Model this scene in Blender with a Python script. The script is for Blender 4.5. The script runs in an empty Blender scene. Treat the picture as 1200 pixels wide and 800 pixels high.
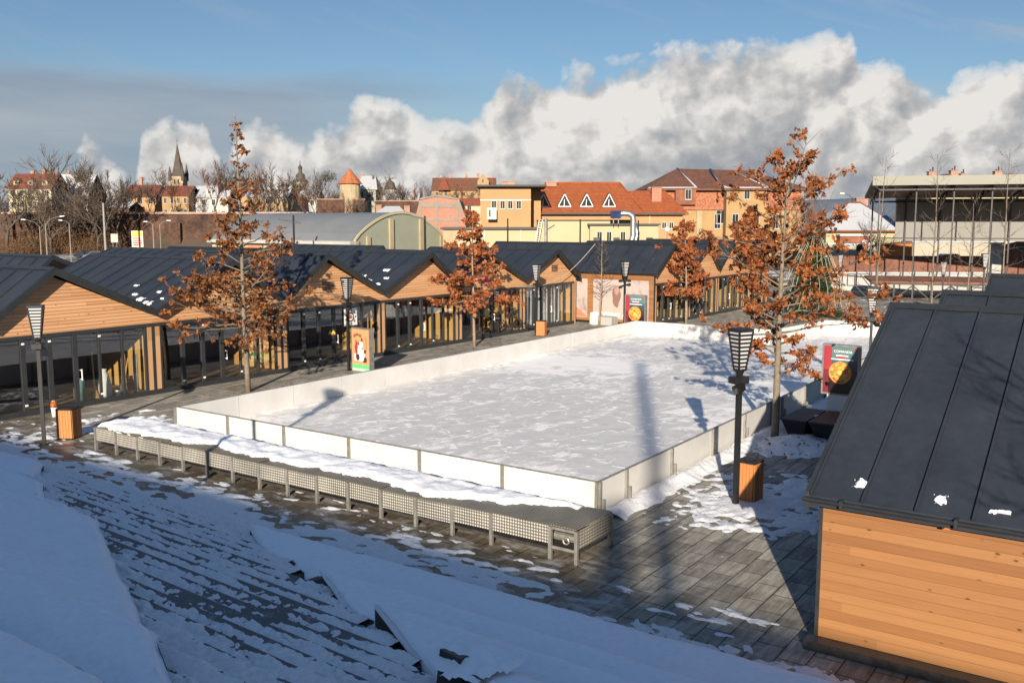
import bpy, math, random
from math import radians, sin, cos, pi, atan, atan2, sqrt, hypot
from mathutils import Vector, Matrix, noise

SC = bpy.context.scene
COL = SC.collection
random.seed(7)

# ------------------------------------------------------------------ camera model (real camera parameters)
F = 1101.0; EYE = 6.8; PITCH = atan(139 / 1101.0)
CP, SP = cos(PITCH), sin(PITCH)
E1 = Vector((.5699, .8217)); E2 = Vector((-.8217, .5699))   # plaza grid: towards the far end / towards the pavilions
TH = atan2(.8217, .5699)

def ray(px, py):
    x = (px - 600) / F; y = -(py - 400) / F
    return (x, CP + SP * y, -SP + CP * y)
def gp(px, py, z=0.0):
    d = ray(px, py); k = (z - EYE) / d[2]
    return (d[0] * k, d[1] * k)
def to_st(p): return (p[0] * E1.x + p[1] * E1.y, p[0] * E2.x + p[1] * E2.y)
def ST(s, t, z=0.0):
    v = E1 * s + E2 * t
    return Vector((v.x, v.y, z))
def xa(px, Y): return (px - 600) / F * Y * CP * 1.0
def za(py, Y): return EYE + Y * ray(600, py)[2] / ray(600, py)[1]
def pl(px, py, s=None, t=None):
    d = ray(px, py)
    a = d[0] * E1.x + d[1] * E1.y; b = d[0] * E2.x + d[1] * E2.y
    k = (s / a) if s is not None else t / b
    return (a * k, b * k, EYE + d[2] * k)

# ------------------------------------------------------------------ object helpers
def tag(o, label=None, cat=None, group=None, kind=None):
    if label: o['label'] = label
    if cat: o['category'] = cat
    if group: o['group'] = group
    if kind: o['kind'] = kind
    return o
def thing(name, label, cat, loc=(0, 0, 0), rz=0.0, group=None):
    o = bpy.data.objects.new(name, None); COL.objects.link(o)
    o.empty_display_size = .2
    o.location = loc; o.rotation_euler = (0, 0, rz)
    return tag(o, label, cat, group)
def kids(o): return [c for c in bpy.data.objects if c.parent == o]
def copy_tree(o, parent=None):
    c = o.copy(); COL.objects.link(c)
    if parent: c.parent = parent
    for ch in list(o.children): copy_tree(ch, c)
    return c
def dup(o, loc, rz=None, label=None, group=None, scale=None):
    c = copy_tree(o); c.location = loc
    if rz is not None: c.rotation_euler = (0, 0, rz)
    if label: c['label'] = label
    if group: c['group'] = group
    if scale is not None: c.scale = (scale, scale, scale) if not hasattr(scale, '__len__') else scale
    return c

class MB:
    def __init__(s): s.v = []; s.f = []
    def quad(s, *p):
        b = len(s.v); s.v.extend([tuple(q) for q in p]); s.f.append(tuple(range(b, b + len(p)))); return s
    def box(s, x0, x1, y0, y1, z0, z1):
        b = len(s.v)
        s.v += [(x0, y0, z0), (x1, y0, z0), (x1, y1, z0), (x0, y1, z0), (x0, y0, z1), (x1, y0, z1), (x1, y1, z1), (x0, y1, z1)]
        for f in ((3, 2, 1, 0), (4, 5, 6, 7), (0, 1, 5, 4), (1, 2, 6, 5), (2, 3, 7, 6), (3, 0, 4, 7)): s.f.append(tuple(b + i for i in f))
        return s
    def cb(s, cx, cy, z0, z1, w, d): return s.box(cx - w / 2, cx + w / 2, cy - d / 2, cy + d / 2, z0, z1)
    def hull(s, lo, hi):   # two loops of equal length joined
        n = len(lo); b = len(s.v); s.v += [tuple(p) for p in lo] + [tuple(p) for p in hi]
        s.f.append(tuple(b + i for i in reversed(range(n)))); s.f.append(tuple(b + n + i for i in range(n)))
        for i in range(n): j = (i + 1) % n; s.f.append((b + i, b + j, b + n + j, b + n + i))
        return s
    def xz(s, pts, y0, y1): return s.hull([(x, y0, z) for x, z in pts], [(x, y1, z) for x, z in pts])
    def yz(s, pts, x0, x1): return s.hull([(x0, y, z) for y, z in pts], [(x1, y, z) for y, z in pts])
    def xy(s, pts, z0, z1): return s.hull([(x, y, z0) for x, y in pts], [(x, y, z1) for x, y in pts])
    def bar(s, a, b_, w, d=None):
        d = d or w
        a = Vector(a); b_ = Vector(b_); ax = (b_ - a).normalized()
        up = Vector((0, 0, 1)) if abs(ax.z) < .95 else Vector((1, 0, 0))
        x = ax.cross(up).normalized(); y = x.cross(ax).normalized()
        off = [x * (w / 2) * i + y * (d / 2) * j for i, j in ((-1, -1), (1, -1), (1, 1), (-1, 1))]
        return s.hull([a + o for o in off], [b_ + o for o in off])
    def tube(s, pts, rad, n=6, cap=True):
        pts = [Vector(p) for p in pts]
        if not hasattr(rad, '__len__'): rad = [rad] * len(pts)
        b = len(s.v); px = None
        for i, p in enumerate(pts):
            ax = (pts[min(i + 1, len(pts) - 1)] - pts[max(i - 1, 0)])
            if ax.length < 1e-9: ax = Vector((0, 0, 1))
            ax.normalize()
            if px is None:
                up = Vector((0, 0, 1)) if abs(ax.z) < .9 else Vector((1, 0, 0))
                x = ax.cross(up).normalized()
            else:
                x = (px - ax * px.dot(ax))
                x = x.normalized() if x.length > 1e-6 else ax.orthogonal().normalized()
            px = x; y = ax.cross(x)
            for k in range(n):
                a = 2 * pi * k / n; q = p + (x * cos(a) + y * sin(a)) * rad[i]; s.v.append((q.x, q.y, q.z))
        for i in range(len(pts) - 1):
            for k in range(n):
                j = (k + 1) % n; s.f.append((b + i * n + k, b + i * n + j, b + (i + 1) * n + j, b + (i + 1) * n + k))
        if cap:
            s.f.append(tuple(b + k for k in reversed(range(n)))); e = b + (len(pts) - 1) * n; s.f.append(tuple(e + k for k in range(n)))
        return s
    def lathe(s, prof, n=16, cx=0, cy=0):
        b = len(s.v)
        for r, z in prof:
            for k in range(n): a = 2 * pi * k / n; s.v.append((cx + r * cos(a), cy + r * sin(a), z))
        for i in range(len(prof) - 1):
            for k in range(n): j = (k + 1) % n; s.f.append((b + i * n + k, b + i * n + j, b + (i + 1) * n + j, b + (i + 1) * n + k))
        s.f.append(tuple(b + k for k in reversed(range(n)))); e = b + (len(prof) - 1) * n; s.f.append(tuple(e + k for k in range(n)))
        return s
    def grid(s, nx, ny, fn):
        b = len(s.v)
        for j in range(ny + 1):
            for i in range(nx + 1): s.v.append(fn(i / nx, j / ny))
        w = nx + 1
        for j in range(ny):
            for i in range(nx): a = b + j * w + i; s.f.append((a, a + 1, a + w + 1, a + w))
        return s
    def build(s, name, mat, parent=None, smooth=False):
        me = bpy.data.meshes.new(name); me.from_pydata(s.v, [], s.f); me.update()
        if mat: me.materials.append(mat)
        if smooth: me.polygons.foreach_set('use_smooth', [True] * len(me.polygons))
        o = bpy.data.objects.new(name, me); COL.objects.link(o)
        if parent: o.parent = parent
        return o
    def cull(s, keep):     # drop faces none of whose corners is kept
        s.f = [f for f in s.f if any(keep(s.v[i]) for i in f)]
        used = sorted({i for f in s.f for i in f}); m = {o: n for n, o in enumerate(used)}
        s.v = [s.v[i] for i in used]; s.f = [tuple(m[i] for i in f) for f in s.f]; return s

FONT_ROT = {'-x': Matrix(((0, 0, -1), (-1, 0, 0), (0, 1, 0))), '-y': Matrix(((1, 0, 0), (0, 0, -1), (0, 1, 0)))}
def text(name, body, size, mat, parent, loc, face='-x', sx=1.0):
    cu = bpy.data.curves.new(name, 'FONT'); cu.body = body; cu.size = size; cu.align_x = 'CENTER'; cu.align_y = 'CENTER'; cu.extrude = .002
    cu.materials.append(mat)
    tmp = bpy.data.objects.new(name, cu); COL.objects.link(tmp); bpy.context.view_layer.update()
    me = bpy.data.meshes.new_from_object(tmp.evaluated_get(bpy.context.evaluated_depsgraph_get())); bpy.data.objects.remove(tmp); me.name = name
    if not me.materials: me.materials.append(mat)
    o = bpy.data.objects.new(name, me); COL.objects.link(o); o.parent = parent
    o.location = loc; o.rotation_euler = FONT_ROT[face].to_euler(); o.scale = (sx, 1, 1)
    return o

# ------------------------------------------------------------------ materials
def newmat(name):
    m = bpy.data.materials.new(name); m.use_nodes = True
    nt = m.node_tree; p = nt.nodes['Principled BSDF']
    return m, nt, p
def N(nt, t, **kw):
    n = nt.nodes.new('ShaderNode' + t)
    for k, v in kw.items():
        if k.startswith('i_'): n.inputs[k[2:].replace('_', ' ')].default_value = v
        else: setattr(n, k, v)
    return n
def L(nt, a, b): nt.links.new(a, b)
def ramp(nt, fac, stops, interp='LINEAR'):
    r = N(nt, 'ValToRGB'); cr = r.color_ramp; cr.interpolation = interp
    while len(cr.elements) < len(stops): cr.elements.new(.5)
    for e, (p, c) in zip(cr.elements, stops):
        e.position = p; e.color = (c, c, c, 1) if not hasattr(c, '__len__') else (*c[:3], 1)
    if fac is not None: L(nt, fac, r.inputs[0])
    return r
def math_(nt, op, a, b=None, clamp=False):
    n = N(nt, 'Math', operation=op, use_clamp=clamp)
    for i, x in enumerate((a, b)):
        if x is None: continue
        if hasattr(x, 'is_linked') or isinstance(x, bpy.types.NodeSocket): L(nt, x, n.inputs[i])
        else: n.inputs[i].default_value = x
    return n.outputs[0]
def mix(nt, fac, a, b, mode='MIX'):
    n = N(nt, 'Mix', data_type='RGBA', blend_type=mode)
    for idx, x in ((0, fac), (6, a), (7, b)):
        if isinstance(x, bpy.types.NodeSocket): L(nt, x, n.inputs[idx])
        else: n.inputs[idx].default_value = x if idx == 0 else (*x[:3], 1)
    return n.outputs[2]
def coords(nt, scale=(1, 1, 1), rot=(0, 0, 0), kind='Object'):
    tc = N(nt, 'TexCoord'); mp = N(nt, 'Mapping'); mp.inputs['Scale'].default_value = scale; mp.inputs['Rotation'].default_value = rot
    L(nt, tc.outputs[kind], mp.inputs[0]); return mp.outputs[0]
def noise_(nt, vec, scale, detail=4, rough=.55, dist=0):
    n = N(nt, 'TexNoise'); n.inputs['Scale'].default_value = scale; n.inputs['Detail'].default_value = detail
    n.inputs['Roughness'].default_value = rough; n.inputs['Distortion'].default_value = dist
    if vec is not None: L(nt, vec, n.inputs['Vector'])
    return n.outputs[0]
def bump(nt, p, h, strength=.3, dist=.02):
    b = N(nt, 'Bump'); b.inputs['Strength'].default_value = strength; b.inputs['Distance'].default_value = dist
    L(nt, h, b.inputs['Height']); L(nt, b.outputs[0], p.inputs['Normal'])

def m_var(name, c, rough=.6, metal=0.0, var=.25, scale=3.0, bmp=.15, bscale=30, rv=.1):
    """a colour with uneven tone, a little grain and uneven gloss"""
    m, nt, p = newmat(name); v = coords(nt)
    n = noise_(nt, v, scale, 5, .6)
    r = ramp(nt, n, [(.25, [x * (1 - var) for x in c]), (.75, [min(1, x * (1 + var)) for x in c])])
    L(nt, r.outputs[0], p.inputs['Base Color'])
    rr = ramp(nt, n, [(.2, max(.05, rough - rv)), (.8, min(1, rough + rv))]); L(nt, rr.outputs[0], p.inputs['Roughness'])
    p.inputs['Metallic'].default_value = metal
    if bmp: bump(nt, p, noise_(nt, v, bscale, 3), bmp, .01)
    return m

def m_wood(name, light, dark, axis='z', board=.12, along='x', knots=True, gap=.06, gapd=.6, tone_w=.7, seg=3.1):
    """boards stacked along axis, grain running along 'along'"""
    m, nt, p = newmat(name)
    tc = N(nt, 'TexCoord'); sep = N(nt, 'SeparateXYZ'); L(nt, tc.outputs['Object'], sep.inputs[0])
    ax = {'x': 0, 'y': 1, 'z': 2}
    z = sep.outputs[ax[axis]]; u = sep.outputs[ax[along]]
    zz = math_(nt, 'DIVIDE', z, board); row = math_(nt, 'FLOOR', zz); fr = math_(nt, 'FRACT', zz)
    # board ends: offset each row, 3 m boards
    wn = N(nt, 'TexWhiteNoise', noise_dimensions='1D'); L(nt, row, wn.inputs['W'])
    uu = math_(nt, 'ADD', math_(nt, 'DIVIDE', u, seg), math_(nt, 'MULTIPLY', wn.outputs[0], 7.3)); seg = math_(nt, 'FLOOR', uu)
    wn2 = N(nt, 'TexWhiteNoise', noise_dimensions='2D'); cmb = N(nt, 'CombineXYZ'); L(nt, row, cmb.inputs[0]); L(nt, seg, cmb.inputs[1]); L(nt, cmb.outputs[0], wn2.inputs['Vector'])
    # grain
    cg = N(nt, 'CombineXYZ'); L(nt, math_(nt, 'MULTIPLY', u, .55), cg.inputs[0]); L(nt, math_(nt, 'MULTIPLY', z, 14), cg.inputs[1]); L(nt, math_(nt, 'MULTIPLY', wn2.outputs[0], 40), cg.inputs[2])
    g = noise_(nt, cg.outputs[0], 2.2, 6, .62, .5)
    tone = math_(nt, 'ADD', math_(nt, 'MULTIPLY', wn2.outputs[0], tone_w), math_(nt, 'MULTIPLY', g, 1.2 - tone_w))
    col = ramp(nt, tone, [(.15, dark), (.55, [(a + b) / 2 for a, b in zip(light, dark)]), (.95, light)])
    c = col.outputs[0]
    if knots:
        ck = N(nt, 'CombineXYZ'); L(nt, math_(nt, 'MULTIPLY', u, 3.3), ck.inputs[0]); L(nt, math_(nt, 'MULTIPLY', z, 6.0), ck.inputs[1]); L(nt, math_(nt, 'MULTIPLY', row, 3.7), ck.inputs[2])
        vo = N(nt, 'TexVoronoi'); vo.inputs['Scale'].default_value = 1.0; L(nt, ck.outputs[0], vo.inputs['Vector'])
        kn0 = ramp(nt, vo.outputs['Distance'], [(.07, 1.0), (.16, 0.0)]); ks = N(nt, 'SeparateColor'); L(nt, vo.outputs['Color'], ks.inputs[0]); kn = N(nt, 'Math', operation='MULTIPLY'); L(nt, kn0.outputs[0], kn.inputs[0]); L(nt, ramp(nt, ks.outputs[0], [(.25, 0.0), (.6, 1.0)]).outputs[0], kn.inputs[1])
        c = mix(nt, math_(nt, 'MULTIPLY', kn.outputs[0], .88), c, [x * .28 for x in dark])
    gp_ = ramp(nt, fr, [(0, 1.0), (gap, 0.0), (1, 0.0)])
    c = mix(nt, math_(nt, 'MULTIPLY', gp_.outputs[0], gapd), c, [x * .3 for x in dark])
    L(nt, c, p.inputs['Base Color']); p.inputs['Roughness'].default_value = .62
    hh = math_(nt, 'SUBTRACT', math_(nt, 'MULTIPLY', g, .15), gp_.outputs[0]); bump(nt, p, hh, .5, .012)
    return m

def m_snow(name, c=(.80, .82, .85), dirt=.0, b=.6, sc=1.0, crust=.5):
    m, nt, p = newmat(name); v = coords(nt)
    n = noise_(nt, v, 1.3 * sc, 6, .6); n2 = noise_(nt, v, 9 * sc, 6, .65); n3 = noise_(nt, v, 60 * sc, 3)
    col = ramp(nt, n2, [(.25, [x * (.93 - dirt) for x in c]), (.7, c)])
    L(nt, col.outputs[0], p.inputs['Base Color']); p.inputs['Roughness'].default_value = .75
    p.inputs['Specular IOR Level'].default_value = .25
    h = math_(nt, 'ADD', math_(nt, 'MULTIPLY', n, 1.0), math_(nt, 'ADD', math_(nt, 'MULTIPLY', n2, crust), math_(nt, 'MULTIPLY', n3, .08)))
    bump(nt, p, h, b, .06)
    return m

def m_bricks(name, c1, c2, mortar, w=.25, h=.075, stain=.4, msize=.012):
    m, nt, p = newmat(name)
    tc = N(nt, 'TexCoord'); sep = N(nt, 'SeparateXYZ'); L(nt, tc.outputs['Object'], sep.inputs[0])
    cmb = N(nt, 'CombineXYZ'); L(nt, math_(nt, 'ADD', sep.outputs[0], sep.outputs[1]), cmb.inputs[0]); L(nt, sep.outputs[2], cmb.inputs[1])
    b = N(nt, 'TexBrick'); L(nt, cmb.outputs[0], b.inputs['Vector']); b.inputs['Scale'].default_value = 1
    b.inputs['Color1'].default_value = (*c1, 1); b.inputs['Color2'].default_value = (*c2, 1); b.inputs['Mortar'].default_value = (*mortar, 1)
    b.inputs['Brick Width'].default_value = w; b.inputs['Row Height'].default_value = h; b.inputs['Mortar Size'].default_value = msize
    n = noise_(nt, tc.outputs['Object'], .5, 6, .65)
    st = ramp(nt, n, [(.35, 1 - stain), (.65, 1.0)])
    c = mix(nt, 1.0, b.outputs[0], st.outputs[0], 'MULTIPLY'); L(nt, c, p.inputs['Base Color']); p.inputs['Roughness'].default_value = .9
    return m

def m_tiles(name, c, var=.35, row=.33, width=.25, moss=None):
    """roof tiles: courses along object z, columns along x/y"""
    m, nt, p = newmat(name)
    tc = N(nt, 'TexCoord'); sep = N(nt, 'SeparateXYZ'); L(nt, tc.outputs['Object'], sep.inputs[0])
    cmb = N(nt, 'CombineXYZ'); L(nt, math_(nt, 'ADD', sep.outputs[0], math_(nt, 'MULTIPLY', sep.outputs[1], .7)), cmb.inputs[0]); L(nt, sep.outputs[2], cmb.inputs[1])
    b = N(nt, 'TexBrick'); L(nt, cmb.outputs[0], b.inputs['Vector']); b.inputs['Scale'].default_value = 1
    b.inputs['Color1'].default_value = (*[x * (1 - var) for x in c], 1); b.inputs['Color2'].default_value = (*[min(1, x * (1 + var)) for x in c], 1)
    b.inputs['Mortar'].default_value = (*[x * .35 for x in c], 1); b.inputs['Brick Width'].default_value = width; b.inputs['Row Height'].default_value = row * .6; b.inputs['Mortar Size'].default_value = .02
    n = noise_(nt, tc.outputs['Object'], .45, 6, .7)
    c2 = mix(nt, ramp(nt, n, [(.45, 0.0), (.7, .7)]).outputs[0], b.outputs[0], moss or [x * .55 for x in c])
    L(nt, c2, p.inputs['Base Color']); p.inputs['Roughness'].default_value = .85
    return m

def m_roofmetal(name, c=(.024, .029, .038)):
    m, nt, p = newmat(name); v = coords(nt)
    n = noise_(nt, v, .6, 6, .65); n2 = noise_(nt, v, 6, 4, .6)
    r = ramp(nt, math_(nt, 'ADD', math_(nt, 'MULTIPLY', n, .7), math_(nt, 'MULTIPLY', n2, .3)), [(.3, [x * .75 for x in c]), (.7, [x * 1.35 for x in c])])
    L(nt, r.outputs[0], p.inputs['Base Color'])
    rr = ramp(nt, n, [(.3, .38), (.7, .6)]); L(nt, rr.outputs[0], p.inputs['Roughness'])
    p.inputs['Specular IOR Level'].default_value = .22
    bump(nt, p, n, .12, .05)
    return m

def m_perf(name, base, dot, k=95.0, axes=('y', 'z')):
    m, nt, p = newmat(name)
    tc = N(nt, 'TexCoord'); sep = N(nt, 'SeparateXYZ'); L(nt, tc.outputs['Object'], sep.inputs[0])
    ax = {'x': 0, 'y': 1, 'z': 2}
    a = math_(nt, 'SINE', math_(nt, 'MULTIPLY', sep.outputs[ax[axes[0]]], k)); b = math_(nt, 'SINE', math_(nt, 'MULTIPLY', sep.outputs[ax[axes[1]]], k))
    pr = math_(nt, 'ADD', a, b)
    d = ramp(nt, math_(nt, 'MULTIPLY', math_(nt, 'ADD', pr, 2), .25), [(.52, 0.0), (.72, 1.0)])
    n = noise_(nt, tc.outputs['Object'], 1.2, 5, .6)
    t = ramp(nt, n, [(.3, .7), (.7, 1.1)])
    c = mix(nt, d.outputs[0], base, dot); c = mix(nt, 1.0, c, t.outputs[0], 'MULTIPLY')
    L(nt, c, p.inputs['Base Color']); p.inputs['Roughness'].default_value = .5; p.inputs['Metallic'].default_value = .15
    bump(nt, p, d.outputs[0], .4, .008)
    return m

def m_glass(name, tint=(.94, .95, .95), refl=1.0):
    m, nt, p = newmat(name); nt.nodes.remove(p)
    out = nt.nodes['Material Output']
    tr = N(nt, 'BsdfTransparent'); tr.inputs[0].default_value = (*tint, 1)
    gl = N(nt, 'BsdfGlossy'); gl.inputs['Roughness'].default_value = .02; gl.inputs[0].default_value = (.9, .92, .95, 1)
    lw = N(nt, 'LayerWeight'); lw.inputs['Blend'].default_value = .5; fr5 = math_(nt, 'POWER', lw.outputs['Facing'], 5.0)
    v = coords(nt); b = N(nt, 'Bump'); b.inputs['Strength'].default_value = .02; L(nt, noise_(nt, v, .8, 2), b.inputs['Height']); L(nt, b.outputs[0], gl.inputs['Normal'])
    mx = N(nt, 'MixShader'); L(nt, math_(nt, 'ADD', math_(nt, 'MULTIPLY', fr5, .90 * refl), .09 * refl, True), mx.inputs[0]); L(nt, tr.outputs[0], mx.inputs[1]); L(nt, gl.outputs[0], mx.inputs[2])
    L(nt, mx.outputs[0], out.inputs[0]); return m

def m_leaf(name, cols, trans=.35):
    m, nt, p = newmat(name)
    g = N(nt, 'NewGeometry'); r = ramp(nt, g.outputs['Random Per Island'], [(i / (len(cols) - 1), c) for i, c in enumerate(cols)])
    L(nt, r.outputs[0], p.inputs['Base Color']); p.inputs['Roughness'].default_value = .6; p.inputs['Specular IOR Level'].default_value = .25
    t = N(nt, 'BsdfTranslucent'); L(nt, r.outputs[0], t.inputs[0])
    mx = N(nt, 'MixShader'); mx.inputs[0].default_value = trans; out = nt.nodes['Material Output']
    L(nt, p.outputs[0], mx.inputs[1]); L(nt, t.outputs[0], mx.inputs[2]); L(nt, mx.outputs[0], out.inputs[0])
    return m

M = {}
M['clad'] = m_wood('larch cladding', (.64, .36, .185), (.43, .21, .095), board=.125, gap=.24, gapd=.85, tone_w=.6)
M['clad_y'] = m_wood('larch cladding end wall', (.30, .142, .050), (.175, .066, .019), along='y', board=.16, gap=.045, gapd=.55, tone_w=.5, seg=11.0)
M['slatdark'] = m_var('dark stained slats', (.05, .028, .02), .6, 0, .3, 3, .1)
M['ply'] = m_wood('spruce panel', (.55, .33, .10), (.38, .20, .05), axis='y', along='z', board=.9, knots=False, gap=.02)
M['slatv'] = m_wood('wood slats upright', (.50, .20, .06), (.27, .09, .025), axis='x', along='z', board=.085, gap=.1)
M['slatp'] = m_wood('pale wood post', (.50, .29, .15), (.38, .20, .09), axis='x', along='z', board=.3, knots=False, gap=.02)
M['roof'] = m_roofmetal('standing seam roof')
M['trim'] = m_var('dark trim', (.022, .025, .027), .45, 0, .2, 2, .05)
M['alu'] = m_var('anthracite aluminium', (.035, .038, .041), .4, .2, .15, 2, .03)
M['steel'] = m_var('galvanised steel', (.27, .265, .24), .5, .5, .25, 6, .1)
M['steeld'] = m_var('dark painted steel', (.015, .016, .0175), .5, .2, .25, 4, .06)
M['zinc'] = m_var('shiny duct metal', (.36, .37, .38), .38, .8, .15, 3, .05)
M['white'] = m_var('white polyethylene board', (.55, .545, .525), .42, 0, .10, 1.1, .08, 9)
M['whitep'] = m_var('white paint', (.78, .77, .74), .55, 0, .05, 3, .05)
M['wframe'] = m_var('weathered white frame', (.42, .41, .38), .6, 0, .15, 2, 0)
M['wallw'] = m_var('off white wall paint', (.34, .335, .315), .8, 0, .12, .6, .1)
M['diff'] = m_var('white lantern diffuser', (.46, .47, .48), .5, 0, .04, 5, 0)
M['perf'] = m_perf('perforated steel sheet', (.13, .12, .10), (.56, .55, .50))
M['perfx'] = m_perf('perforated steel end sheet', (.15, .135, .105), (.50, .48, .42), axes=('x', 'z'))
M['perftop'] = m_perf('chequer plate top', (.13, .115, .08), (.33, .29, .20), axes=('x', 'y'))
M['snow'] = m_snow('snow')
M['snowf'] = m_snow('soft deep snow', (.80, .83, .88), .03, .55, 1.0, .4)
M['snowd'] = m_snow('trodden snow', (.74, .76, .79), .12, .9, 1.6)
M['stone'] = m_var('wet dark stone', (.035, .033, .032), .45, 0, .5, 5, .5, 25)
def m_frost():
    m, nt, p = newmat('frosted dark step stone'); o = coords(nt)
    n = noise_(nt, o, 3.5, 8, .7); n2 = noise_(nt, o, 16, 5, .7)
    k = math_(nt, 'ADD', math_(nt, 'MULTIPLY', n, .6), math_(nt, 'MULTIPLY', n2, .4))
    c = ramp(nt, k, [(.36, (.022, .021, .021)), (.50, (.05, .05, .052)), (.58, (.14, .145, .16)), (.70, (.40, .42, .45))]); L(nt, c.outputs[0], p.inputs['Base Color'])
    L(nt, ramp(nt, k, [(.4, .35), (.6, .8)]).outputs[0], p.inputs['Roughness']); bump(nt, p, k, .5, .02); return m
M['frost'] = m_frost()
M['stone2'] = m_var('dark stone block', (.045, .042, .042), .75, 0, .4, 3, .5, 12)
M['bark'] = m_var('grey brown bark', (.16, .13, .095), .85, 0, .4, 6, .6, 25)
M['bark2'] = m_var('dark bare bark', (.075, .062, .05), .9, 0, .3, 2, .3, 12)
M['twig'] = m_var('brown twigs', (.085, .062, .046), .9, 0, .3, .5, 0)
M['twigr'] = m_var('reddish twigs', (.13, .062, .035), .9, 0, .35, .5, 0)
M['barkp'] = m_var('pale young bark', (.23, .165, .105), .8, 0, .3, 5, .3, 30)
M['leafA'] = m_leaf('russet oak leaves', [(.10, .032, .012), (.22, .068, .021), (.33, .108, .032), (.41, .16, .055), (.26, .08, .024)])
M['leafB'] = m_leaf('brown oak leaves', [(.075, .030, .013), (.18, .066, .022), (.28, .108, .035), (.36, .155, .055), (.14, .052, .018)])
M['leafC'] = m_leaf('copper oak leaves', [(.15, .05, .02), (.30, .095, .035), (.42, .15, .06), (.36, .11, .035)])
M['needle'] = m_leaf('fir needles', [(.018, .035, .010), (.04, .07, .018), (.06, .095, .024)], .15)
M['needleb'] = m_leaf('dull evergreen leaves', [(.02, .03, .012), (.05, .055, .02), (.10, .07, .025)], .15)
M['shrub'] = m_leaf('dry shrub twigs', [(.06, .035, .018), (.12, .06, .028), (.17, .085, .035), (.09, .06, .04)], .1)
M['glass'] = m_glass('shop glass')
M['wglass'] = m_var('dark window glass', (.02, .025, .03), .12, 0, .3, 1, 0)
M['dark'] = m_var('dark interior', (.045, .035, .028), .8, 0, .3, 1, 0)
M['floorin'] = m_wood('interior floor', (.20, .13, .07), (.11, .07, .035), axis='y', along='x', board=.2, knots=False)
M['plasO'] = m_var('orange render', (.36, .212, .102), .9, 0, .12, .4, .2, 8)
M['plasY'] = m_var('pale yellow render', (.38, .325, .20), .9, 0, .08, .35, .15, 6)
M['plasG'] = m_var('grey green render', (.25, .265, .205), .9, 0, .08, .3, .15, 6)
M['plasB'] = m_var('beige render', (.33, .30, .235), .9, 0, .1, .3, .2, 6)
M['plasC'] = m_var('cream render', (.38, .34, .22), .9, 0, .12, .4, .15, 6)
M['plasT'] = m_var('pale tower render', (.31, .25, .155), .95, 0, .3, .4, .3, 6)
M['plasOc'] = m_var('ochre render', (.30, .192, .088), .9, 0, .18, .4, .15, 6)
M['plasW'] = m_var('off white render', (.42, .41, .37), .9, 0, .1, .4, .15, 6)
M['panelg'] = m_var('grey stage panel', (.20, .198, .185), .8, 0, .1, .25, .1, 4)
M['fascia'] = m_var('pale grey fascia sheet', (.20, .197, .165), .6, 0, .08, .3, .05, 4)
M['conc'] = m_var('concrete', (.20, .185, .155), .9, 0, .2, 1.2, .3, 15)
M['brickU'] = m_bricks('raw hollow brick', (.40, .155, .10), (.33, .12, .075), (.32, .24, .19), .3, .2, .15, .02)
M['brickW'] = m_bricks('old city wall brick', (.135, .055, .030), (.075, .036, .022), (.08, .06, .045), .5, .16, .75, .02)  # brick colour darkened for tree shadows painted in, besides its stains
M['brickR'] = m_bricks('red brick wall', (.25, .078, .036), (.18, .055, .028), (.19, .13, .10), .26, .09, .45, .014)
M['brickC'] = m_bricks('chimney brick', (.42, .19, .11), (.33, .14, .085), (.36, .30, .25), .24, .08, .3, .012)
M['tileO'] = m_tiles('orange roof tiles', (.33, .085, .022), .2, moss=(.25, .062, .018))
M['tileB'] = m_tiles('old brown roof tiles', (.17, .065, .036), .35, moss=(.09, .055, .035))
M['tileR'] = m_tiles('faded red mansard tiles', (.36, .13, .065), .35, moss=(.23, .105, .06))
M['tileD'] = m_tiles('dark red roof tiles', (.20, .05, .026), .3, moss=(.10, .04, .028))
M['roofg'] = m_var('grey sheet roof', (.17, .18, .185), .55, .1, .12, .25, .05, 4)
M['tar'] = m_var('tar roof', (.06, .06, .062), .8, 0, .3, .4, .2, 6)
M['slate'] = m_var('dark slate spire', (.07, .055, .045), .8, 0, .35, .6, .3, 3)
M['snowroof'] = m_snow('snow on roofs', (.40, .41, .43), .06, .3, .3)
M['solar'] = m_var('blue solar panel', (.02, .04, .12), .15, .2, .2, 1, 0)
M['red'] = m_var('red plastic', (.55, .02, .025), .5, 0, .1, 3, 0)
M['orangep'] = m_var('orange painted wood', (.48, .14, .03), .7, 0, .2, 1, .1)
M['black'] = m_var('black plastic', (.012, .012, .012), .45, 0, .2, 4, 0)
M['carb'] = m_var('dark blue car paint', (.02, .03, .06), .2, .3, .1, 1, 0)
M['carg'] = m_var('grey car paint', (.12, .125, .13), .25, .4, .1, 1, 0)
M['tyre'] = m_var('tyre rubber', (.012, .012, .012), .8, 0, .2, 4, 0)
M['rust'] = m_var('rusty red deck', (.20, .075, .04), .85, 0, .5, .8, .3, 8)
M['curt'] = m_var('grey translucent sheet', (.42, .45, .45), .5, 0, .15, 1.5, .3, 3)
M['sack'] = m_var('white woven sack', (.62, .62, .56), .8, 0, .15, 9, .4, 25)
M['tool'] = m_var('tool handle wood', (.50, .30, .10), .6, 0, .2, 5, 0)
M['teal'] = m_var('teal plastic', (.15, .33, .30), .5, 0, .2, 5, 0)
M['bulb'] = m_var('pale light cord', (.42, .39, .32), .6, 0, .1, 5, 0)
M['earth'] = m_var('hill ground', (.085, .062, .042), .95, 0, .5, .05, .5, .6)
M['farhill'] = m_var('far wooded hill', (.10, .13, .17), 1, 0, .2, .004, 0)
M['fartown'] = m_var('far brown hill', (.15, .12, .11), 1, 0, .3, .02, 0)
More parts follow.
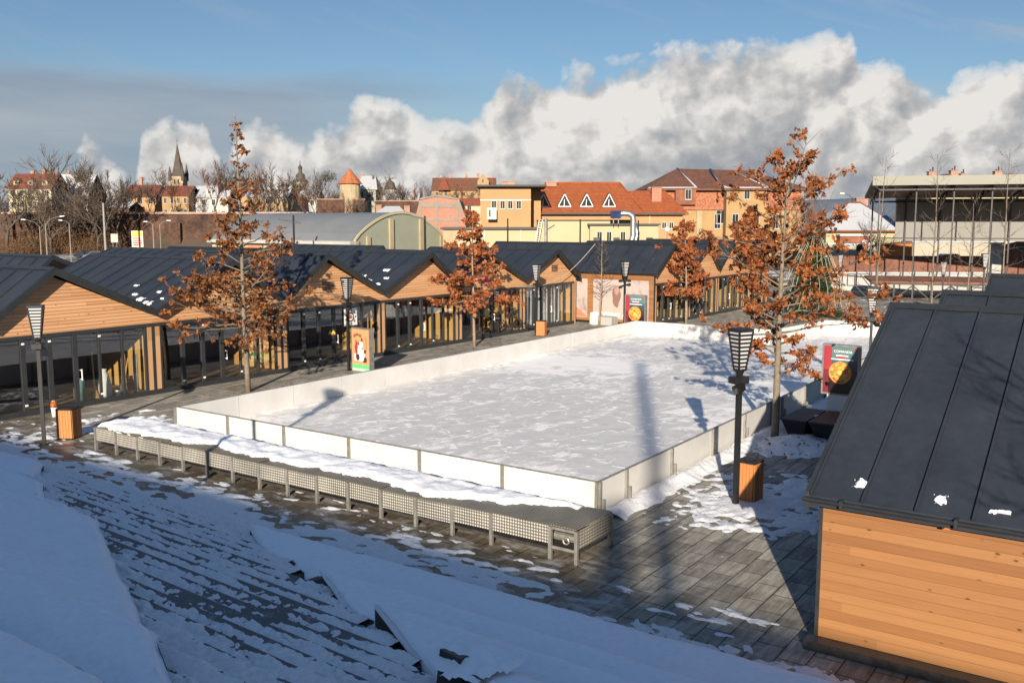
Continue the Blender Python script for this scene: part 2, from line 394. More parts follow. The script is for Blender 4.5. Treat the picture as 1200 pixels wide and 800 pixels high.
def flat(name, c, r=.5): return m_var(name, c, r, 0, .08, 6, 0)

# ground: grey slabs in the plaza grid, wet in places, dry and frosted in others
def m_paving():
    m, nt, p = newmat('stone slab paving'); tc = N(nt, 'TexCoord'); o = tc.outputs['Object']
    b = N(nt, 'TexBrick'); L(nt, o, b.inputs['Vector']); b.inputs['Scale'].default_value = 1; b.offset = .5
    b.inputs['Brick Width'].default_value = .82; b.inputs['Row Height'].default_value = .46; b.inputs['Mortar Size'].default_value = .014; b.inputs['Mortar Smooth'].default_value = .2
    b.inputs['Color1'].default_value = (.23, .217, .185, 1); b.inputs['Color2'].default_value = (.40, .375, .315, 1); b.inputs['Mortar'].default_value = (.045, .042, .038, 1); b.inputs['Bias'].default_value = -.1
    mp = N(nt, 'Mapping'); mp.inputs['Scale'].default_value = (1.2, 9, 1); L(nt, o, mp.inputs[0])
    streak = noise_(nt, mp.outputs[0], 1.0, 5, .65)
    c = mix(nt, 1.0, b.outputs[0], ramp(nt, streak, [(.3, .42), (.7, 1.25)]).outputs[0], 'MULTIPLY')
    # damp patches: dark and smooth
    big = noise_(nt, o, .22, 6, .6); small = noise_(nt, o, 1.6, 6, .65)
    damp = math_(nt, 'ADD', math_(nt, 'MULTIPLY', big, .6), math_(nt, 'MULTIPLY', small, .4))
    sep = N(nt, 'SeparateXYZ'); L(nt, o, sep.inputs[0])
    lane = ramp(nt, math_(nt, 'MULTIPLY', math_(nt, 'SUBTRACT', sep.outputs[0], 10), .1), [(.2, .2), (.45, .24), (.72, .1), (.95, 0)])
    tl = ramp(nt, math_(nt, 'MULTIPLY', math_(nt, 'SUBTRACT', sep.outputs[1], 5), .05), [(.05, .25), (.22, 1.0), (1, 1.0)])
    damp = math_(nt, 'ADD', damp, math_(nt, 'MULTIPLY', lane.outputs[0], tl.outputs[0]))
    dm = ramp(nt, damp, [(.54, 0.0), (.70, 1.0)])
    c = mix(nt, dm.outputs[0], c, mix(nt, 1.0, c, (.42, .36, .28), 'MULTIPLY'))
    # pale frost and salt in the joints
    fr = noise_(nt, o, 5, 6, .7)
    frm = math_(nt, 'MULTIPLY', ramp(nt, fr, [(.58, 0.0), (.68, .55)]).outputs[0], ramp(nt, big, [(.42, 1.0), (.55, 0.0)]).outputs[0])
    c = mix(nt, frm, c, (.52, .52, .52))
    # thin slush film between the steps and the pipe bench
    mp2 = N(nt, 'Mapping'); mp2.inputs['Scale'].default_value = (1.6, .7, 1); L(nt, o, mp2.inputs[0])
    sl = noise_(nt, mp2.outputs[0], 1.5, 8, .68, .3)
    slz = ramp(nt, math_(nt, 'MULTIPLY', math_(nt, 'SUBTRACT', sep.outputs[0], 12), .1), [(.0, 1.0), (.22, .95), (.42, .55), (.50, 0.0)])
    slm = math_(nt, 'MULTIPLY', ramp(nt, sl, [(.50, 0.0), (.62, .62)]).outputs[0], math_(nt, 'MULTIPLY', slz.outputs[0], tl.outputs[0]))
    c = mix(nt, slm, c, (.60, .61, .63))
    L(nt, c, p.inputs['Base Color'])
    L(nt, ramp(nt, dm.outputs[0], [(0, .9), (1, .5)]).outputs[0], p.inputs['Roughness'])
    h = math_(nt, 'SUBTRACT', math_(nt, 'MULTIPLY', small, .35), math_(nt, 'MULTIPLY', b.outputs['Fac'], 1.0)); bump(nt, p, h, .35, .012)
    return m
M['paving'] = m_paving()

def m_ice():
    m, nt, p = newmat('snow covered ice'); tc = N(nt, 'TexCoord'); o = tc.outputs['Object']
    def nz(sc, det=5, r=.6, ds=0.0, off=0.0, sx=1.0, sy=1.0, rot=0.0):
        mp = N(nt, 'Mapping'); mp.inputs['Location'].default_value = (off, off * 1.7, off); mp.inputs['Scale'].default_value = (sx, sy, 1); mp.inputs['Rotation'].default_value = (0, 0, rot); L(nt, o, mp.inputs[0])
        return noise_(nt, mp.outputs[0], sc, det, r, ds)
    def lines(sc, off, w, rot, sx=.45):   # curved tracks: thin level lines of a smooth noise
        n = nz(sc, 2, .45, .3, off, sx, 1.0, rot)
        return ramp(nt, math_(nt, 'ABSOLUTE', math_(nt, 'SUBTRACT', n, .5)), [(0.0, 1.0), (w, 1.0), (w * 1.9, 0.0)]).outputs[0]
    fine = nz(6, 7, .7); rough = nz(2.2, 6, .65, .4, 4); zone = nz(.17, 4, .55, 0, 9)
    tr = math_(nt, 'MAXIMUM', math_(nt, 'MAXIMUM', lines(.45, 1, .010, .3), lines(.30, 7, .007, -.6)), math_(nt, 'MAXIMUM', lines(.55, 13, .011, 1.1), lines(.38, 21, .008, 2.2)))
    tr = math_(nt, 'MULTIPLY', tr, ramp(nt, rough, [(.45, 0.0), (.60, .85)]).outputs[0])
    v = N(nt, 'TexVoronoi'); v.inputs['Scale'].default_value = 1.9; v.inputs['Randomness'].default_value = 1.0
    wv = N(nt, 'VectorMath', operation='MULTIPLY_ADD'); wn = N(nt, 'TexNoise'); wn.inputs['Scale'].default_value = 5; L(nt, o, wn.inputs['Vector']); L(nt, wn.outputs['Color'], wv.inputs[0]); wv.inputs[1].default_value = (.22, .22, 0); L(nt, o, wv.inputs[2]); L(nt, wv.outputs[0], v.inputs['Vector'])
    sepc = N(nt, 'SeparateColor'); L(nt, v.outputs['Color'], sepc.inputs[0])
    prints = math_(nt, 'MULTIPLY', ramp(nt, v.outputs['Distance'], [(.10, 1.0), (.20, 0.0)]).outputs[0], ramp(nt, sepc.outputs[0], [(.40, 0.0), (.45, 1.0)]).outputs[0])
    scr = nz(1.3, 8, .68, 1.0, 3, .7, 1.2, .5)      # scraped patches
    patch = ramp(nt, math_(nt, 'ADD', math_(nt, 'MULTIPLY', scr, .65), math_(nt, 'MULTIPLY', zone, .9)), [(.775, 0.0), (.87, 1.0)]).outputs[0]
    w = math_(nt, 'MAXIMUM', math_(nt, 'MAXIMUM', tr, prints), math_(nt, 'MULTIPLY', patch, .85))
    base = ramp(nt, math_(nt, 'ADD', math_(nt, 'MULTIPLY', fine, .4), math_(nt, 'MULTIPLY', rough, .6)), [(.35, (.56, .55, .53)), (.65, (.64, .63, .61))])
    c = mix(nt, w, base.outputs[0], (.90, .885, .86)); L(nt, c, p.inputs['Base Color'])
    L(nt, ramp(nt, w, [(0, .5), (1, .8)]).outputs[0], p.inputs['Roughness']); p.inputs['Specular IOR Level'].default_value = .3
    h = math_(nt, 'ADD', math_(nt, 'MULTIPLY', w, .55), math_(nt, 'ADD', math_(nt, 'MULTIPLY', rough, .35), math_(nt, 'MULTIPLY', fine, .2))); bump(nt, p, h, .55, .045)
    return m
M['ice'] = m_ice()

def m_city():      # ground away from the plaza: frozen verge, patchy snow, tarmac
    m, nt, p = newmat('patchy winter ground'); tc = N(nt, 'TexCoord'); o = tc.outputs['Object']
    n = noise_(nt, o, .12, 7, .65); n2 = noise_(nt, o, 1.2, 6, .65)
    s = math_(nt, 'ADD', math_(nt, 'MULTIPLY', n, .6), math_(nt, 'MULTIPLY', n2, .4))
    r = ramp(nt, s, [(.40, (.06, .055, .05)), (.50, (.10, .085, .065)), (.56, (.72, .73, .75))]); L(nt, r.outputs[0], p.inputs['Base Color']); p.inputs['Roughness'].default_value = .85
    return m
M['city'] = m_city()

# ------------------------------------------------------------------ noise helpers
def fb(x, y, z=0.0, o=4): return noise.fractal(Vector((x, y, z)), 1.0, 2.0, o)      # about -1..1
def sm(a, b, x):
    t = max(0.0, min(1.0, (x - a) / (b - a))); return t * t * (3 - 2 * t)

# ================================================================== GROUND
def plane_obj(name, mat, x0, x1, y0, y1, z, rz=0, kind='structure'):
    o = MB().quad((x0, y0, z), (x1, y0, z), (x1, y1, z), (x0, y1, z)).build(name, mat)
    o.rotation_euler = (0, 0, rz); return tag(o, kind=kind)
plane_obj('ground', M['city'], -5000, 5000, -1500, 9000, -.006)
plane_obj('plaza_paving', M['paving'], 2, 98, -45, 31.6 + 20, 0, TH)

# upper terrace behind the photographer's place
def build_terrace():
    mb = MB().xy([(-60, -70), (1.4, -70), (1.4, 80), (-60, 80)], -.5, 3.55)
    o = mb.build('terrace_ground', M['snowf']); o.rotation_euler = (0, 0, TH); tag(o, kind='structure')
build_terrace()

def snow_field(label, s0, s1, t0, t1, res, hf, mat='snow', base=0.0):
    nx = max(2, int((s1 - s0) / res)); ny = max(2, int((t1 - t0) / res))
    mb = MB()
    mb.grid(nx, ny, lambda u, v: (s0 + u * (s1 - s0), t0 + v * (t1 - t0), base + hf(s0 + u * (s1 - s0), t0 + v * (t1 - t0))))
    mb.cull(lambda p: p[2] > base - .004)
    o = mb.build('snow', M[mat], None, True); o.rotation_euler = (0, 0, TH)
    tag(o, label, 'snow', kind='stuff'); return o
def edge_fade(s, t, s0, s1, t0, t1, w=.5): return min(sm(0, w, s - s0), sm(0, w, s1 - s), sm(0, w, t - t0), sm(0, w, t1 - t))

# slushy strip between the steps and the pipe bench
def h_slush(s, t):
    n = fb(s * .9, t * .40, 3, 5); n2 = fb(s * 3.4, t * 1.6, 9, 5)
    heavy = .36 * sm(14.8, 12.9, s) * sm(6.0, 10, t) - .30 * sm(14.6, 15.6, s)
    heavy += .16 * sm(20, 26, t) * sm(15, 13.4, s) - .42 * sm(10.5, 7.5, t) * sm(13.3, 14.2, s) - .3 * sm(15.4, 16.0, s)
    k = .55 * n + .72 * n2 + heavy + .03
    return max(-.03, min(.05, k * .10)) * edge_fade(s, t, 12.6, 17.4, 4.2, 33, .3) - .012 * (1 - edge_fade(s, t, 12.6, 17.4, 4.2, 33, .3))
snow_field('patchy slush trodden between the snowy steps and the pipe bench', 12.6, 17.4, 4.2, 33, .055, h_slush, 'snowd')
def h_verge(s, t):
    k = .55 * fb(s * 2.2, t * 1.5, 4, 5) + .5 * fb(s * 7, t * 6, 2, 3) + .28 - .9 * sm(13.5, 14.3, s + .2 * fb(t * 1.3, 1)) + .6 * sm(6.2, 9, t) * 0
    return max(-.03, min(.10, k * .16)) * edge_fade(s, t, 12.4, 14.5, -6, 7.2, .25) - .012
snow_field('rough snow over the weedy edge beside the timber cabin', 12.4, 14.5, -6, 7.2, .07, h_verge, 'snowd')
def h_lampsnow(s, t):
    n = fb(s * .8, t * .8, 21, 5); n2 = fb(s * 2.8, t * 2.8, 5, 4)
    r = hypot((s - 21.8) / 2.9, (t - 7.7) / 2.3)
    k = .5 * n + .55 * n2 + .62 - .80 * r
    return max(-.03, min(.05, k * .12))
snow_field('snow patch trampled round the slatted bin and lamp post', 18.9, 25.2, 4.6, 10.0, .06, h_lampsnow, 'snowd')
def h_treemound(s, t):
    r = hypot((s - 28.3) / 1.75, (t - 9.0) / 1.25) + .18 * fb(s * 1.2, t * 1.2, 8)
    return max(-.03, .30 * (1 - r) * (1 if r > 0 else 1) + .04 * fb(s * 3, t * 3)) if r < 1.3 else -.03
snow_field('snow heaped round the foot of the big oak', 25.8, 31, 6.9, 10.3, .08, h_treemound, 'snowd')
def h_bank(s, t):
    w = .40 + .16 * fb(s * .9, 3, 1, 3) + .12 * fb(s * 3.5, 5, 1)
    d = (10.22 - t) / max(.2, w)
    if d < 0: return .16 + .05 * fb(s * 2, t * 3)
    return (.19 + .06 * fb(s * 1.7, t * 4, 4)) * (1 - d) if d < 1.25 else -.03
snow_field('snow bank ploughed along the outside of the rink boards', 18.7, 44, 9.0, 10.34, .07, h_bank, 'snowd')
def h_walk(s, t):
    k = .55 * fb(s * .8, t * .9, 31, 5) + .45 * fb(s * 2.4, t * 2.5, 7, 4) - .02 - .5 * abs(t - 29.2) / 2 + .15
    return max(-.03, min(.12, k * .18)) * edge_fade(s, t, 14.6, 20.5, 26.5, 32, .4) - .012
snow_field('lumpy snow left between the slatted bin and the bench end', 14.4, 20.5, 26.5, 32, .08, h_walk, 'snowd')
def h_far(s, t):
    k = .6 * fb(s * .33, t * .7, 17, 5) + .35 * fb(s * 1.2, t * 2.2, 3, 4) - .30
    return max(-.03, min(.03, k * .1)) * edge_fade(s, t, 59, 92, 6, 30, 1.0) - .008
snow_field('thin snow scraps on the far side of the plaza', 59, 92, 6, 30, .22, h_far, 'snow')

# ================================================================== AMPHITHEATRE: steps and seating tiers
GR_T = 'snow covered seating tiers of the amphitheatre'
def tier(label, edge, back, z, tend, tfar, k, rise=0.0, deep=.12, seed=0, smooth_end=.25):
    th = thing('seating_tier', label, 'seating tier', (0, 0, 0), TH, GR_T)
    sgn = 1 if tfar > tend else -1
    te = lambda s: tend + k * (s - edge)
    wob = lambda s: (.20 * fb(s * .9, seed, 2, 3) + .07 * fb(s * 4, seed, 5, 3)) * (.75 if sgn > 0 else .12)
    pts = [(edge, te(edge)), (edge, tfar), (back - .3, tfar), (back - .3, te(back - .3))]
    if sgn < 0: pts = pts[::-1]
    MB().xy(pts, -.2, z).build('stone_block', M['stone2'], th)
    ns = max(8, int((edge - back + .3) / .085)); nt_ = int(min(260, abs(tfar - tend) / .11))
    def fn(u, v):
        s = back - .25 + u * (edge + .05 - back + .25)
        a = te(min(s, edge)) + wob(s); vv = v ** 1.35
        t = a - sgn * .05 + (tfar - a) * vv
        de = edge + .05 - s; dt = abs(t - a) + .0
        rag = .05 * fb(s * 3 + seed, t * 3, 1, 3)
        f = min(1, sqrt(max(0, de + rag * .5) / .22)) * min(1, sqrt(max(0, dt + .02 + rag) / smooth_end))
        f = max(f, .40) if 0 < v and u < 1 else 0.0
        zz = z + rise * (edge - s) + (deep + .035 * fb(s * .9, t * .7, seed, 4) + .020 * fb(s * 3.2, t * 3.2, seed + 4, 4) - .05 * max(0, fb(s * 2.1, t * 2.1, seed + 9, 2) - .45)) * f
        return (s, t, zz - (.03 if f < .02 else 0))
    mb = MB().grid(ns, nt_, fn)
    mb.build('snow_cover', M['snowf'], th, True)
    return th
R_T = [(12.70, 10.6, .42, 15.6), (10.6, 9.35, 1.03, 11.25), (9.35, 8.0, 1.44, 8.85), (8.0, 6.65, 1.90, 6.3), (6.65, 5.3, 2.32, 4.1), (5.3, 2.6, 2.75, 1.8)]
R_L = ['lowest snowy seating tier, running from the stair foot to the timber cabin',
       'second snowy seating tier up from the plaza, with a dark cut end beside the stairs',
       'third snowy seating tier up from the plaza, its black end face nearest the stairs',
       'snowy seating tier with a broken bare dark stone corner jutting out of the snow',
       'snowy seating tier just above the broken bare stone corner',
       'topmost snowy seating tier on the cabin side of the stairs']
for i, (e, b, z, te) in enumerate(R_T): tier(R_L[i], e, b, z, te, -30, 1.7, 0, .11, i * 7.1, .10)
L_T = [(12.6, 10.7, .56, 23.5, 1.3, .06), (10.7, 9.6, 1.06, 20.0, 1.7, .05), (9.6, 8.95, 1.32, 17.0, 1.9, 0), (8.95, 5.42, 1.58, 15.1, 1.9, .275), (5.42, 4.0, 2.64, 8.2, 2.0, 0), (4.0, 1.3, 3.1, 6.6, .8, .05)]
L_L = ['lowest snowy seating tier beside the lamp and slatted bin, across the stairs from the cabin',
       'narrow second snowy tier above the lowest one on the lamp side of the stairs',
       'thin snowy ledge between the narrow tier and the broad smooth slab',
       'broad smooth snow slab filling the middle of the lamp side tiers',
       'smooth snowy tier above the broad slab with a rounded corner at the stairs',
       'topmost snowy tier on the lamp side of the stairs, mostly out of view']
for i, (e, b, z, te, k, rs) in enumerate(L_T): tier(L_L[i], e, b, z, te, 44, k, rs, .15, 40 + i * 5.3, .30)
# bare broken stones at the tier ends
def rock(label, s, t, z, sz, seed):
    rng = random.Random(seed); mb = MB()
    lo = [(sz * x * rng.uniform(.8, 1.1), sz * .7 * y * rng.uniform(.8, 1.1), -.5) for x, y in ((-1, -1), (1, -1), (1, 1), (-1, 1))]
    hi = [(x * rng.uniform(.6, .95), y * rng.uniform(.6, .95), sz * rng.uniform(.5, 1.1)) for x, y, _ in lo]
    o = mb.hull(lo, hi).build('stone_block', M['stone2']); o.location = ST(s, t, z); o.rotation_euler = (0, 0, TH + rng.uniform(-.3, .3)); tag(o, label, 'stone')
rock('dark bare stone lump showing between two snowy tiers by the stairs', 10.9, 11.7, .50, .20, 3)
rock('broken dark stone half buried in snow at the end of a tier', 7.78, 6.12, 1.86, .30, 5)

def h_rock(s, t):
    r = hypot((s - 7.84) / .42, (t - 5.95) / .42)
    return max(-.03, .13 * (1 - r) + .07 * fb(s * 5, t * 5, 3, 4))
snow_field('clumps of snow on the broken stone end', 7.3, 8.3, 5.4, 6.6, .045, h_rock, 'snowf', 2.07)
def build_stairs():
    th = thing('staircase', 'wide stone stairs with half melted snow on every tread, cutting through the seating tiers', 'stairs', (0, 0, 0), TH)
    steps = MB(); snow = MB(); tilt = .055; n = 22
    def front(i, t): return 12.75 - .455 * i + tilt * (t - 12)
    def tl_at(s):
        r = 24.5
        for (e, b_, z, te, k, rs) in L_T:
            if s <= e: r = te + k * (s - e) + .45
        return r
    def tr_at(s):
        r = 14.9
        for (e, b_, z, te) in R_T:
            if s <= e: r = te + 1.7 * (s - e) - .5
        return r
    for i in range(n):
        z = .147 * (i + 1); sc = 12.75 - .455 * i
        tr = tr_at(sc + .1 - .15); tl = tl_at(sc + .45)
        a0, a1 = front(i, tr), front(i, tl)
        pts = [(a0, tr), (a1, tl), (a1 - .60, tl), (a0 - .60, tr)]
        steps.xy(pts, z - .4, z)
        nt_ = int((tl - tr) / .05); ns = 11
        def fn(u, v, z=z, i=i, tr=tr, tl=tl):
            t = tr + v * (tl - tr); s = front(i, t) - .475 + u * .49
            dn = front(i, t) - s
            cen = fb(s * .4, t * .35, 12, 3); tread = fb(i * 3.3, t * .8, 7, 3)
            cov = .23 + .34 * cen + .30 * tread + .40 * sm(2.5, 0, i) + .50 * sm(2.2, .3, tl - t) + .45 * sm(1.2, .4, t - tr) + .40 * sm(10, 15, i) * sm(.1, .7, v)
            k = .34 * fb(s * 3.0, t * 2.2, 5, 4) + .46 * fb(s * 9, t * 8, 2 + i, 4) + cov - .60 * (1 - sm(.02, .13 + .06 * fb(t * 3, i * 2.0), dn)) + .22 * sm(.18, .44, dn)
            return (s, t, z + max(-.03, min(.075, k * .13)) + .012 * fb(s * 14, t * 14, i))
        g = MB().grid(ns, nt_, fn); g.cull(lambda p, z=z: p[2] > z - .004)
        b = len(snow.v); snow.v += g.v; snow.f += [tuple(q + b for q in f) for f in g.f]
    steps.build('stone_steps', M['frost'], th); snow.build('snow_cover', M['snowd'], th, True)
build_stairs()

# ================================================================== RINK
HB = .884
def build_rink():
    P = {'A': (18.48, 26.1), 'B': (18.48, 10.4), 'D': (58.4, 10.75), 'K2': (58.2, 16.9), 'K1': (51.2, 17.8), 'C': (51.13, 26.3)}
    order = ['A', 'B', 'D', 'K2', 'K1', 'C']
    # snow covered ice, slightly uneven
    sI = MB(); s0, s1, t0, t1 = 18.5, 58.4, 10.4, 26.2
    def fn(u, v):
        s = s0 + u * (s1 - s0); t = t0 + v * (t1 - t0)
        if s > 51.2 and t > 17.8: s = 51.2 if s < 55 else s
        e = min(t - t0 + .05, t1 - t + .05, s - s0 + .05)
        return (s, t, .035 + .012 * fb(s * 1.4, t * 1.4, 3, 4) + .05 * max(0, 1 - e / .5) * (1 + fb(s * 1.1, t * 1.1, 6)))
    g = MB().grid(230, 96, fn); g.f = [f for f in g.f if not (max(g.v[i][0] for i in f) > 51.25 and max(g.v[i][1] for i in f) > 17.85)]
    o = g.build('ice_rink', M['ice'], None, True); o.rotation_euler = (0, 0, TH); tag(o, kind='structure')
    th = thing('rink_barrier', 'low white barrier of panels with steel posts fencing the snowy ice rink', 'rink barrier', (0, 0, 0), TH)
    def run(a, b, cuts, outer, posts=True, inner_seam=True):
        a = Vector((*a, 0)); b = Vector((*b, 0)); d = (b - a); Ln = d.length; d.normalize(); nrm = Vector((d.y, -d.x, 0)) * outer
        for i in range(len(cuts) - 1):
            p = a + d * (cuts[i] + .012); q = a + d * (cuts[i + 1] - .012)
            h = .02
            mb = MB().hull([p - nrm * h, q - nrm * h, q + nrm * h, p + nrm * h], [x + Vector((0, 0, HB - .04)) for x in (p - nrm * h, q - nrm * h, q + nrm * h, p + nrm * h)])
            mb.v = [(x, y, z + .01) for x, y, z in mb.v]; mb.build('panel', M['white'], th)
        p = a; q = b; h = .026
        mb = MB().hull([p - nrm * h, q - nrm * h, q + nrm * h, p + nrm * h], [x + Vector((0, 0, .028)) for x in (p - nrm * h, q - nrm * h, q + nrm * h, p + nrm * h)])
        mb.v = [(x, y, z + HB - .028) for x, y, z in mb.v]; mb.build('top_rail', M['steel'], th)
        if posts:
            for c in cuts:
                p = a + d * c + nrm * .055
                MB().cb(p.x, p.y, 0, HB - .005, .075, .075).build('post', M['steel'], th)
                if posts == 'brace':
                    p2 = p + nrm * .07 + d * .07
                    MB().cb(p2.x, p2.y, 0, .46, .05, .06).build('brace', M['steel'], th)
    ab = [26.1 - t for t in (26.1, 23.49, 20.95, 18.31, 15.74, 13.07, 10.4)]
    run(P['A'], P['B'], ab, 1)
    bd = [s - 18.48 for s in (18.48, 19.81, 22.41, 25.22, 27.78, 30.3, 31.4, 33.9, 36.5, 39.1, 41.7, 44.3, 46.9, 49.5, 52.1, 54.7)] + [39.92]
    run(P['B'], P['D'], bd, 1, 'brace')
    run(P['D'], P['K2'], [0, 2.05, 4.1, 6.15], 1); run(P['K2'], P['K1'], [0, 2.35, 4.7, 7.05], 1); run(P['K1'], P['C'], [0, 2.1, 4.25, 6.4, 8.49], 1)
    Lc = 32.66; run(P['C'], P['A'], [Lc * i / 13 for i in range(14)], 1)
build_rink()

# ================================================================== PIPE BENCH in front of the rink
def build_bench():
    s0, s1, t0, t1, zb, zt = 15.63, 17.05, 9.27, 26.1, .30, .70
    th = thing('pipe_cover_bench', 'long perforated steel pipe cover on short legs in front of the rink', 'pipe cover', (0, 0, 0), TH)
    n = 17; ts = [t0 + (t1 - t0) * i / (n - 1) for i in range(n)]
    ts[1] = t0 + .62
    for i, t in enumerate(ts):
        MB().cb(s0, t, 0, zt - .01, .07, .07).build('leg', M['steel'], th)
        MB().cb(s1, t, 0, zt - .01, .07, .07).build('leg', M['steel'], th)
    rng = random.Random(2)
    for i in range(1, n - 1):
        dz = rng.uniform(-.012, .012); m = (ts[i] + ts[i + 1]) / 2
        MB().box(s0 - .012, s0 + .006, ts[i] + .045, ts[i + 1] - .045, zb + dz * 2.5, zt - .02 + dz).build('perforated_panel', M['perf'], th)
    for z_ in (.24, .64): MB().box(s0 - .02, s0 + .02, ts[0] + .04, ts[1] - .04, z_, z_ + .055).build('cross_bar', M['steel'], th)
    MB().box(s0 + .04, s1 - .04, t0 - .012, t0 + .006, zb, zt - .02).build('end_panel', M['perfx'], th)
    MB().box(s0 + .04, s1 - .04, t1 - .006, t1 + .012, zb, zt - .02).build('end_panel', M['perfx'], th)
    top = MB()
    for i in range(n - 1):
        dz = rng.uniform(-.012, .02)
        MB().box(s0 - .03 + rng.uniform(-.015, .015), s1 + .03, ts[i] + .006, ts[i + 1] - .006, zt + dz - .006, zt + dz + .010).build('top_plate', M['perftop'], th)
    MB().box(s0 + .05, s1 - .05, t0 + .05, t1 - .05, .16, .22).build('bottom_tray', M['stone'], th)
    for k in range(3):
        MB().tube([(16.0 + k * .3, t0 + .1, .38), (16.0 + k * .3, t1 - .1, .38)], .085, 8).build('pipe', M['black' if k else 'steel'], th)
    MB().tube([(15.8, t0 + .35 + .07 * sin(a * .7), .38 + .07 * cos(a * .7)) for a in range(0, 14)], .02, 6).build('hose', M['steel'], th)
    def hs(s, t):
        fe = 15.98 + .30 * fb(t * .55, 2, 4, 4) + .16 * fb(t * 2.3, 7, 1, 4) + .75 * sm(12.6, 10.2, t) - .25 * sm(20, 25, t)
        d = s - fe; e = min(d, (t - 9.95) * .8 + .1 * fb(s * 3, 2), s1 + .02 - s + .1)
        return -.03 if e < 0 else min(.12, .03 + .12 * sqrt(min(1, e / .45))) + .05 * fb(s * 2.6, t * 2.0, 6, 5) - .03
    o = snow_field('long strip of snow lying on the perforated pipe cover', s0, s1 + .02, 9.3, 26.1, .07, hs, 'snow', zt + .012)
build_bench()

